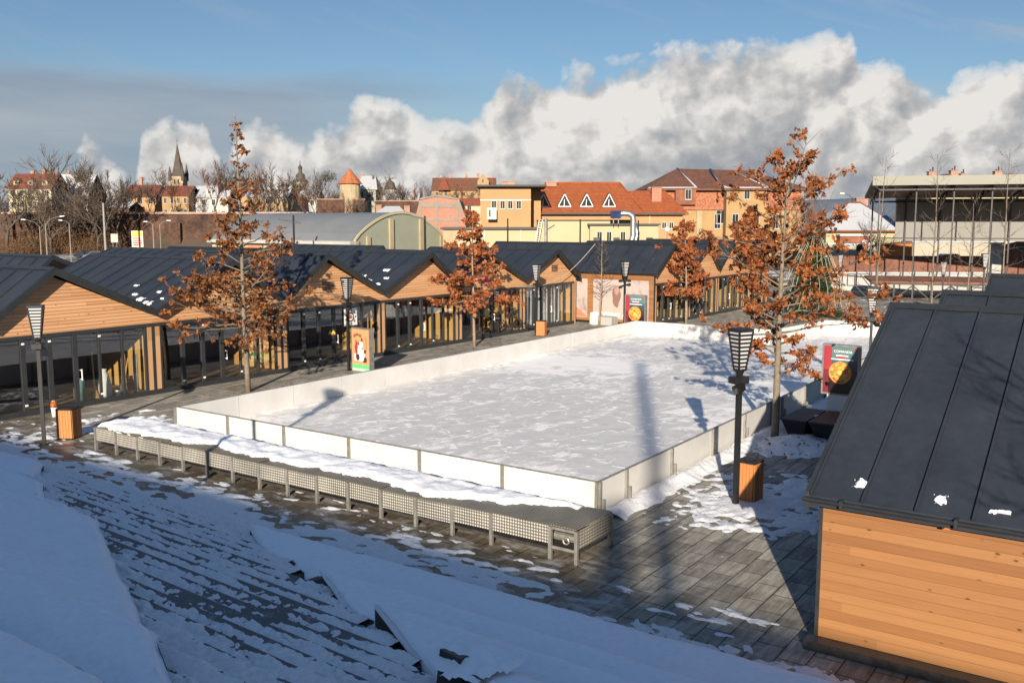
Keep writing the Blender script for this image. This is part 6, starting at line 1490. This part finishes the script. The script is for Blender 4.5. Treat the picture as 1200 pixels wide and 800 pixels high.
# round tower
Y = 205; kx = xa(411, Y); th = thing('round_tower', 'pale round defence tower under an orange cone roof', 'tower', (kx, Y, 0), 0)
zz = lambda y: za(y, Y); MB().lathe([(2.35, 0), (2.2, zz(216))], 14).build('tower_wall', M['plasT'], th, False)
MB().lathe([(2.75, zz(215.6)), (2.6, zz(214.8)), (.06, zz(197.5))], 10).build('cone_roof', m_tiles('tower tiles', (.40, .13, .05), .25, moss=(.28, .09, .04)), th)
th = thing('ruined_wall', 'stretch of rusty brown old wall beside the round tower', 'wall', (xa(372, 203), 203, 0), 0); W = xa(428, 203) - xa(372, 203)
MB().box(0, W, 0, 1, 0, za(234, 203)).build('brickwork', M['brickW'], th); MB().box(-.1, W + .1, -.1, 1.1, za(234, 203), za(233, 203)).build('coping', M['brickC'], th)
th = thing('garden_wall', 'low dark brick wall on the slope between the round tower and the raw brick building', 'wall', (xa(440, 200), 200, 0), 0); W = xa(495, 200) - xa(440, 200)
MB().box(0, W, 0, .8, 0, za(236, 200)).build('brickwork', M['brickW'], th); MB().box(-.1, W + .1, -.1, .9, za(236, 200), za(234.8, 200)).build('coping', M['brickC'], th)
th = hill_house('low snowy roofed cottage with two red chimneys behind the arched hall', 432, 480, 150, 241, 256, 'plasW', 'snowroof', 0, 2.5, 2, [(.15, 240), (.86, 241)], 9)

# bare trees on and below the hill
GT = 'bare trees along the old city wall'
tl = [bare('bare tree', (0, 0, -400), 18, .9, 101, 5, twigm='twig', trunk_f=.22, tr=.040, fork=(3, 5)), bare('bare tree', (0, 0, -400), 18, .75, 202, 5, twigm='twig', trunk_f=.25, tr=.040, fork=(3, 5)),
      bare('bare tree', (0, 0, -400), 18, 1.05, 303, 5, twigm='twig', trunk_f=.20, tr=.040, fork=(3, 5)), bare('bare tree', (0, 0, -400), 18, .6, 404, 5, twigm='twigr', trunk_f=.15, tr=.040, fork=(3, 5))]
TR = [('wide dark bare tree before the yellow hill house', 6, 182, 206, 0), ('bare tree rising over the city wall beside the rust red roof', 30, 205, 212, 2), ('bare tree with a dense top before the snowy roofed house', 82, 186, 214, 1),
      ('bare tree with clumps of mistletoe over the city wall', 103, 187, 210, 2), ('spreading bare tree above the street sign', 124, 195, 206, 0), ('bare tree left of the tall brick chimney', 140, 198, 213, 1),
      ('gnarled bare tree between the brick chimney and the church spire', 181, 192, 228, 2), ('small bare tree before the church spire', 204, 205, 226, 3), ('dense rounded bare tree before the white shuttered house', 252, 188, 226, 3),
      ('bare tree behind the tall sparse oak whip', 284, 194, 230, 1), ('bare tree before the yellow house with dormers', 305, 193, 226, 3), ('bare tree at the end of the yellow house with dormers', 327, 194, 228, 0),
      ('bare tree beside the onion spire', 343, 198, 232, 1), ('bushy bare tree left of the round tower', 386, 199, 212, 2), ('broad bare tree right of the round tower', 452, 197, 216, 2), ('dark bare tree before the city wall below the rust red roof', 58, 206, 205, 2), ('bare tree with its trunk against the brick wall by the snowy roofed house', 70, 214, 208, 0), ('small bare tree rooted at the wall foot by the trolley mast', 112, 222, 206, 1),
      ('low bare tree above the wall coping beside the faded orange house', 160, 214, 226, 3), ('bare tree behind the coping below the ochre house', 176, 222, 224, 1), ('bare tree left of the white shuttered house', 228, 214, 226, 2), ('tall bare tree next to the dense rounded one', 268, 196, 228, 1),
      ('twiggy bare tree in front of the yellow house wall', 316, 206, 224, 2), ('bare tree on the slope under the onion spire', 358, 214, 214, 3), ('bare tree on the slope left of the ruined wall', 370, 206, 214, 1), ('small bare tree before the round tower wall', 400, 226, 198, 3), ('bare tree before the green house wall', 430, 224, 200, 1), ('leaning bare tree on the slope behind the garden wall', 470, 208, 222, 0),
      ('leafless tree on the knoll edge over the raw brick building', 505, 213, 262, 2), ('bare tree in the middle of the brown knoll', 538, 216, 292, 3), ('thin leafless tree near the last chimney of the castle like house', 572, 220, 290, 1), ('reddish bare tree before the castle like house', 490, 214, 240, 3),
      ('brownish bare tree on the knoll below the castle like house', 520, 222, 290, 3), ('bare tree before the yellow gable of the castle like house', 555, 221, 280, 1), ('reddish bare tree behind the big oak on the snowy roof side', 946, 228, 118, 3), ('thin bare tree before the snowy roofed house', 1022, 262, 104, 1)]
first = set()
for lab, px, yt, Y, k in TR:
    X = xa(px, Y); zb_ = zh(X, Y) if Y > 183 else 0
    H = za(yt, Y) - zb_; s = H / 16.3
    if k not in first: o = tl[k]; first.add(k); o.location = (X, Y, zb_); o.scale = (s, s, s); o['label'] = lab; o['group'] = GT; o.rotation_euler = (0, 0, px)
    else: dup(tl[k], (X, Y, zb_), px * 1.7, lab, GT, s)
# ivy / evergreen in tree, dry shrubs on the slope
def shrub(label, loc, R, H, seed, mat='shrub', n=420, sz=.28, group='dry shrubs on the slope below the old town', name='shrub'):
    rng = random.Random(seed); th = thing(name, label, 'shrub', loc, 0, group); st, lf = MB(), MB()
    for k in range(12):
        a = rng.uniform(0, 6.28); tree_skeleton(st, (rng.gauss(0, R * .25), rng.gauss(0, R * .25), -.3), (cos(a) * .5, sin(a) * .5, 1), H * rng.uniform(.6, 1.0), .06, rng, 4, .15, .05, .3, 3)
    for k in range(n):
        u = rng.uniform(0, 6.28); r = R * sqrt(rng.random()); z = H * rng.uniform(.08, 1) * (1 - .5 * (r / R) ** 2) * (.8 + .25 * fb(u * 1.3, r, seed)); c = Vector((cos(u) * r, sin(u) * r, z)); d = Vector((rng.gauss(0, .7), rng.gauss(0, .7), rng.gauss(.5, .6))).normalized() * sz * rng.uniform(1.2, 3.0); w = d.orthogonal().normalized() * sz * .16
        lf.quad(c - w, c + w, c + d)
    st.build('stems', M['twig'], th); lf.build('twigs', M[mat], th); return th
pr = shrub('shrub', (0, 0, -400), 4.0, 4.5, 5, n=700)
SH = [(5, 268, 208), (28, 258, 214), (48, 262, 210), (66, 255, 214), (84, 262, 211), (104, 252, 214), (118, 268, 210), (20, 276, 203), (60, 278, 204), (96, 276, 203), (135, 246, 226), (158, 244, 226), (176, 240, 228), (206, 246, 225), (262, 246, 225), (285, 244, 226), (318, 244, 224), (338, 244, 214), (352, 240, 214), (366, 246, 206), (384, 248, 200), (398, 252, 198), (428, 250, 197), (442, 244, 200), (456, 248, 197), (476, 240, 210), (494, 232, 228), (506, 228, 262), (518, 230, 280), (532, 226, 292), (546, 228, 288), (558, 230, 282), (572, 226, 290), (540, 262, 105), (550, 256, 107), (528, 258, 106)]
near = ['before the city wall foot', 'on the slope by the old town', 'round the knoll of the castle like house', 'behind the pale yellow low building']
i0 = 0
for k, (px, yt, Y) in enumerate(SH):
    X = xa(px, Y); zb_ = zh(X, Y) if Y > 183 else 0; H = max(2.2, za(yt, Y) - zb_); s = H / 4.4
    grp = near[0] if Y < 218 and px < 130 else near[3] if Y < 120 else near[2] if Y > 220 and px > 480 else near[1]
    lab = 'dry brown shrub ' + grp
    args = ((X, Y, zb_ - .2), k * 1.3, lab, 'dry shrubs ' + grp, (s * 1.15, s * 1.15, s))
    if k == 0: pr.location = args[0]; pr['label'] = lab; pr['group'] = args[3]; pr.scale = args[4]
    else: dup(pr, *args)
sh = shrub('dark evergreen clump of mistletoe and ivy high in the bare trees', (xa(101, 209), 209, za(214, 209)), 1.9, 5.0, 9, 'needleb', 700, .22, None, 'ivy_clump')
sh = shrub('dark evergreen ivy clump in the bare tree left of the round tower', (xa(387, 211), 211, za(212, 211)), 1.7, 3.0, 10, 'needleb', 500, .22, None, 'ivy_clump')

# road behind the pavilions: lights, billboard, sign
cobra('concrete street light with its arm to the right, before the yellow hill house', 53, 262, 150, 1, 2.6)
cobra('concrete street light whose arm reaches left over the shrubs', 46, 265, 168, -1, 2.6)
th = cobra('slim concrete street light next to the dark trolley mast', 81, 262, 160, -1, 1.2)
cobra('concrete street light right beside the billboard', 179, 263, 150, -1, .9)
cobra('concrete street light with a long arm right of the billboard', 187, 263, 152, 1, 1.3)
pole('thick blue grey mast standing before the city wall', 122, 238, 292, 140, .20, None, 'steel', name='trolley_mast')
bb = thing('billboard', 'small red and yellow billboard on a post below the city wall', 'billboard', (xa(160, 150), 150, 0), 0); zz = lambda y: za(y, 150)
MB().tube([(0, .1, 0), (0, .1, zz(289))], .13, 6).build('post', M['steel'], bb)
MB().box(-.9, .9, 0, .25, zz(289.5), zz(270.5)).build('case', flat('cream board', (.62, .54, .40)), bb)
MB().box(-.8, .8, -.02, -.002, zz(277), zz(271.2)).build('yellow_band', flat('yellow board', (.66, .42, .04)), bb)
for k in range(4): MB().box(-.75 + .1 * (k % 2), .55 + .1 * k % .3, -.02, -.002, zz(280 + k * 2.5), zz(278.6 + k * 2.5)).build('red_band', M['red'], bb)
bs = thing('road_sign', 'plain grey back of a road sign on two posts before the city wall', 'road sign', (xa(133, 148), 148, 0), 0); zz = lambda y: za(y, 148)
MB().box(-.55, .55, 0, .05, zz(284), zz(274)).build('board', M['steel'], bb if 0 else bs)
for x in (-.3, .3): MB().tube([(x, .1, 0), (x, .1, zz(275))], .05, 6).build('post', M['steel'], bs)
car('dark car parked under the bare trees by the city wall', (xa(100, 165), 165, .6), .3, 'carb')
car('grey car parked on the road below the billboard', (xa(112, 160), 160, .6), .1, 'carg')

# tall block behind the photographer: it shades the steps
ab = thing('apartment_block', 'tall plain apartment block behind the steps with two chimneys', 'building', ST(-37, 0), TH)
SUNA, SUNE = radians(6.6), radians(17.2)
dsun = Vector((sin(SUNA), cos(SUNA), 0)); ke = dsun.x * E1.x + dsun.y * E1.y; kt = dsun.x * E2.x + dsun.y * E2.y; te_ = math.tan(SUNE)
sb = to_st(gp(880, 724)); Lg = (sb[0] + 37) / ke; HB_ = Lg * te_
MB().box(-12, 0, -70, 70, 0, HB_ - .3).build('wall', M['plasB'], ab); MB().box(-12.3, .0, -70.3, 70.3, HB_ - .298, HB_).build('roof_slab', M['tar'], ab)
for (bx_, tipx, w) in (((785, 690), (748, 424), .10), ((722, 650), (719, 590), .40)):
    s0, t0 = to_st(gp(*bx_)); s1_, t1_ = to_st(gp(*tipx)); L_ = (s1_ + 37.6) / ke; L0 = (s0 + 37.6) / ke
    MB().box(-1.0, -.3, t0 - L0 * kt - w / 2, t0 - L0 * kt + w / 2, HB_ + .002, L_ * te_).build('chimney', M['brickC'], ab)

# ================================================================== SKY, SUN, CAMERA
w = bpy.data.worlds.new('World'); SC.world = w; w.use_nodes = True; nt = w.node_tree
for n in list(nt.nodes): nt.nodes.remove(n)
out = N(nt, 'OutputWorld'); bg = N(nt, 'Background'); bg.inputs['Strength'].default_value = .07; L(nt, bg.outputs[0], out.inputs[0])
sky = N(nt, 'TexSky', sky_type='NISHITA'); sky.sun_disc = False; sky.sun_elevation = SUNE; sky.sun_rotation = pi + SUNA
sky.air_density = 1.0; sky.dust_density = .6; sky.ozone_density = 2.0; sky.altitude = 400
tc = N(nt, 'TexCoord'); D = tc.outputs['Generated']; sep = N(nt, 'SeparateXYZ'); L(nt, D, sep.inputs[0])
az = math_(nt, 'ARCTAN2', sep.outputs[0], sep.outputs[1]); el = math_(nt, 'ARCSINE', sep.outputs[2])
def cvec(sx, sy, off=(0, 0, 0), dz=0.0, dx=0.0):
    c = N(nt, 'CombineXYZ'); L(nt, math_(nt, 'MULTIPLY', math_(nt, 'ADD', az, dx), sx), c.inputs[0]); L(nt, math_(nt, 'MULTIPLY', math_(nt, 'ADD', el, dz), sy), c.inputs[1]); c.inputs[2].default_value = off[2]
    return c.outputs[0]
def billow(dz=0.0, dx=0.0):
    v = cvec(1, 1.12, (0, 0, 1.7), dz, dx)
    wv = N(nt, 'TexNoise'); wv.inputs['Scale'].default_value = 14; wv.inputs['Detail'].default_value = 5; wv.inputs['Roughness'].default_value = .6; L(nt, v, wv.inputs['Vector'])
    vm = N(nt, 'VectorMath', operation='MULTIPLY_ADD'); L(nt, wv.outputs['Color'], vm.inputs[0]); vm.inputs[1].default_value = (.045, .045, .045); L(nt, v, vm.inputs[2])
    tot = None
    for sc_, am, sm_ in ((11, .52, .35), (25, .30, .3), (58, .15, .25), (125, .07, .2)):
        a = N(nt, 'TexVoronoi', feature='SMOOTH_F1'); a.inputs['Scale'].default_value = sc_; a.inputs['Smoothness'].default_value = sm_; L(nt, vm.outputs[0], a.inputs['Vector'])
        d2 = math_(nt, 'MULTIPLY', a.outputs['Distance'], a.outputs['Distance'])
        t = math_(nt, 'MULTIPLY', math_(nt, 'SUBTRACT', 1.0, math_(nt, 'MULTIPLY', d2, 1.25)), am)
        tot = t if tot is None else math_(nt, 'ADD', tot, t)
    n = N(nt, 'TexNoise'); n.inputs['Scale'].default_value = 5; n.inputs['Detail'].default_value = 8; n.inputs['Roughness'].default_value = .58; L(nt, v, n.inputs['Vector'])
    return math_(nt, 'ADD', math_(nt, 'MULTIPLY', tot, .8), math_(nt, 'MULTIPLY', math_(nt, 'SUBTRACT', n.outputs[0], .5), .75))
B0 = billow(); B1 = billow(.015, -.012)
TOPS = [(-100, 290), (70, 275), (94, 212), (108, 180), (128, 182), (146, 204), (162, 228), (176, 172), (200, 150), (246, 152), (268, 196), (288, 156), (325, 148), (352, 170), (400, 142), (432, 108), (478, 110), (505, 150), (540, 150), (575, 120), (592, 84), (640, 76), (740, 74), (800, 74), (860, 66), (900, 54), (985, 50), (998, 92), (1040, 100), (1120, 104), (1180, 122), (1300, 138)]
u_ = math_(nt, 'DIVIDE', math_(nt, 'ADD', math_(nt, 'MULTIPLY', math_(nt, 'TANGENT', math_(nt, 'MAXIMUM', math_(nt, 'MINIMUM', az, 1.2), -1.2)), 1101.0), 700.0), 1400.0, True)
tr_ = ramp(nt, u_, [((px + 100) / 1400.0, (311 - y) / 300.0) for px, y in TOPS])
T = math_(nt, 'ADD', math_(nt, 'MULTIPLY', tr_.outputs[0], 300.0 / 1115.0), -50.0 / 1115.0)
f = math_(nt, 'ADD', math_(nt, 'SUBTRACT', T, el), math_(nt, 'MULTIPLY', math_(nt, 'SUBTRACT', B0, .62), .075))
cm = ramp(nt, math_(nt, 'ADD', math_(nt, 'MULTIPLY', f, 10), .2), [(.15, 0.0), (.24, .70), (.34, 1.0)])
# shading of the cumulus: lit heads, grey bellies
rel = math_(nt, 'MULTIPLY', math_(nt, 'SUBTRACT', B0, B1), 2.3)
hgt = math_(nt, 'MULTIPLY', math_(nt, 'MAXIMUM', math_(nt, 'MINIMUM', math_(nt, 'SUBTRACT', T, el), .12), 0.0), -2.9)
big = N(nt, 'TexNoise'); big.inputs['Scale'].default_value = 6.5; big.inputs['Detail'].default_value = 5; L(nt, cvec(1, 1.6, (0, 0, 4)), big.inputs['Vector'])
rgt = ramp(nt, u_, [(.0, .12), (.5, .10), (.72, .02), (.95, -.16)])
lowb = ramp(nt, math_(nt, 'MULTIPLY', el, 8.0), [(.1, .0), (.75, .22)])
lum = math_(nt, 'ADD', math_(nt, 'ADD', math_(nt, 'ADD', rel, hgt), math_(nt, 'MULTIPLY', math_(nt, 'SUBTRACT', big.outputs[0], .5), .95)), math_(nt, 'ADD', math_(nt, 'ADD', rgt.outputs[0], lowb.outputs[0]), .63))
cc = ramp(nt, lum, [(.0, (2.45, 2.62, 2.9)), (.25, (2.95, 3.05, 3.2)), (.5, (3.7, 3.7, 3.72)), (.8, (5.1, 4.98, 4.8)), (1.0, (6.2, 6.0, 5.75))])
# grey blue sheet low on the left, wisps high up
st = N(nt, 'TexNoise'); st.inputs['Scale'].default_value = 4; st.inputs['Detail'].default_value = 6; L(nt, cvec(1.0, 7.0, (0, 0, 9)), st.inputs['Vector'])
sv2 = math_(nt, 'MULTIPLY', ramp(nt, math_(nt, 'ADD', math_(nt, 'MULTIPLY', el, 5.0), math_(nt, 'MULTIPLY', math_(nt, 'SUBTRACT', st.outputs[0], .5), .5)), [(.12, .85), (.58, .85), (.80, 0.0)]).outputs[0], ramp(nt, u_, [(.0, 1.0), (.30, .95), (.47, .25), (.6, 0.0)]).outputs[0])
ci = N(nt, 'TexNoise'); ci.inputs['Scale'].default_value = 3.2; ci.inputs['Detail'].default_value = 8; ci.inputs['Roughness'].default_value = .6; ci.inputs['Distortion'].default_value = .5
vr = N(nt, 'VectorRotate', rotation_type='Z_AXIS'); vr.inputs['Angle'].default_value = .28; L(nt, cvec(1, 1, (0, 0, 2)), vr.inputs['Vector']); ms = N(nt, 'VectorMath', operation='MULTIPLY'); L(nt, vr.outputs[0], ms.inputs[0]); ms.inputs[1].default_value = (1.5, 11, 1); L(nt, ms.outputs[0], ci.inputs['Vector'])
cim = math_(nt, 'MULTIPLY', ramp(nt, ci.outputs[0], [(.50, 0.0), (.78, .6)]).outputs[0], ramp(nt, u_, [(.45, .35), (.72, .5), (.9, 1.0)]).outputs[0])
hs = N(nt, 'HueSaturation'); hs.inputs['Saturation'].default_value = .98; hs.inputs['Value'].default_value = .68; L(nt, sky.outputs[0], hs.inputs['Color']); BLUE_ = mix(nt, 1.0, hs.outputs[0], (.78, .90, 1.0), 'MULTIPLY'); fill_gain = math_(nt, 'ADD', 1.0, math_(nt, 'MULTIPLY', ramp(nt, math_(nt, 'MULTIPLY', el, .8), [(.20, 0.0), (.48, 1.0)]).outputs[0], .75)); blue = N(nt, 'VectorMath', operation='SCALE'); L(nt, BLUE_, blue.inputs[0]); L(nt, fill_gain, blue.inputs['Scale']); blue = blue.outputs[0]  # sky above the frame brightened past the sky model, added fill for shade
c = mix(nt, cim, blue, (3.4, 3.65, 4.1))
sg2 = ramp(nt, math_(nt, 'ADD', math_(nt, 'MULTIPLY', st.outputs[0], .8), math_(nt, 'MULTIPLY', ci.outputs[0], .2)), [(.35, (2.1, 2.55, 3.2)), (.65, (3.1, 3.3, 3.6))])
c = mix(nt, sv2, c, sg2.outputs[0]) 
front = math_(nt, 'MULTIPLY', cm.outputs[0], ramp(nt, math_(nt, 'ABSOLUTE', math_(nt, 'MULTIPLY', az, .5)), [(.45, 1.0), (.7, 0.0)]).outputs[0])
c = mix(nt, front, c, cc.outputs[0])
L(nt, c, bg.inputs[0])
w.cycles.sampling_method = 'MANUAL'; w.cycles.sample_map_resolution = 512

ld_ = bpy.data.lights.new('sun', 'SUN'); ld_.energy = 5.0; ld_.angle = radians(.5); ld_.color = (1, .87, .71)
so = bpy.data.objects.new('sun', ld_); COL.objects.link(so); so.rotation_euler = Vector((sin(SUNA) * cos(SUNE), cos(SUNA) * cos(SUNE), -sin(SUNE))).to_track_quat('-Z', 'Y').to_euler(); so.location = (-8, -60, 40)

cam = bpy.data.cameras.new('camera'); co = bpy.data.objects.new('camera', cam); COL.objects.link(co)
co.location = (0, 0, EYE); co.rotation_euler = (pi / 2 - PITCH, 0, 0); cam.sensor_width = 36; cam.lens = 36 * F / 1200; cam.clip_start = .1; cam.clip_end = 20000
SC.camera = co
vs = SC.view_settings; vs.view_transform = 'Standard'; vs.look = 'None'; vs.exposure = .9; vs.gamma = 1; vs.use_curve_mapping = False
SC.render.engine = 'CYCLES'; cy = SC.cycles; cy.use_denoising = True; cy.denoiser = 'OPENIMAGEDENOISE'; cy.max_bounces = 6; cy.diffuse_bounces = 3; cy.glossy_bounces = 3; cy.transparent_max_bounces = 16; cy.caustics_reflective = False; cy.caustics_refractive = False; cy.sample_clamp_indirect = 8
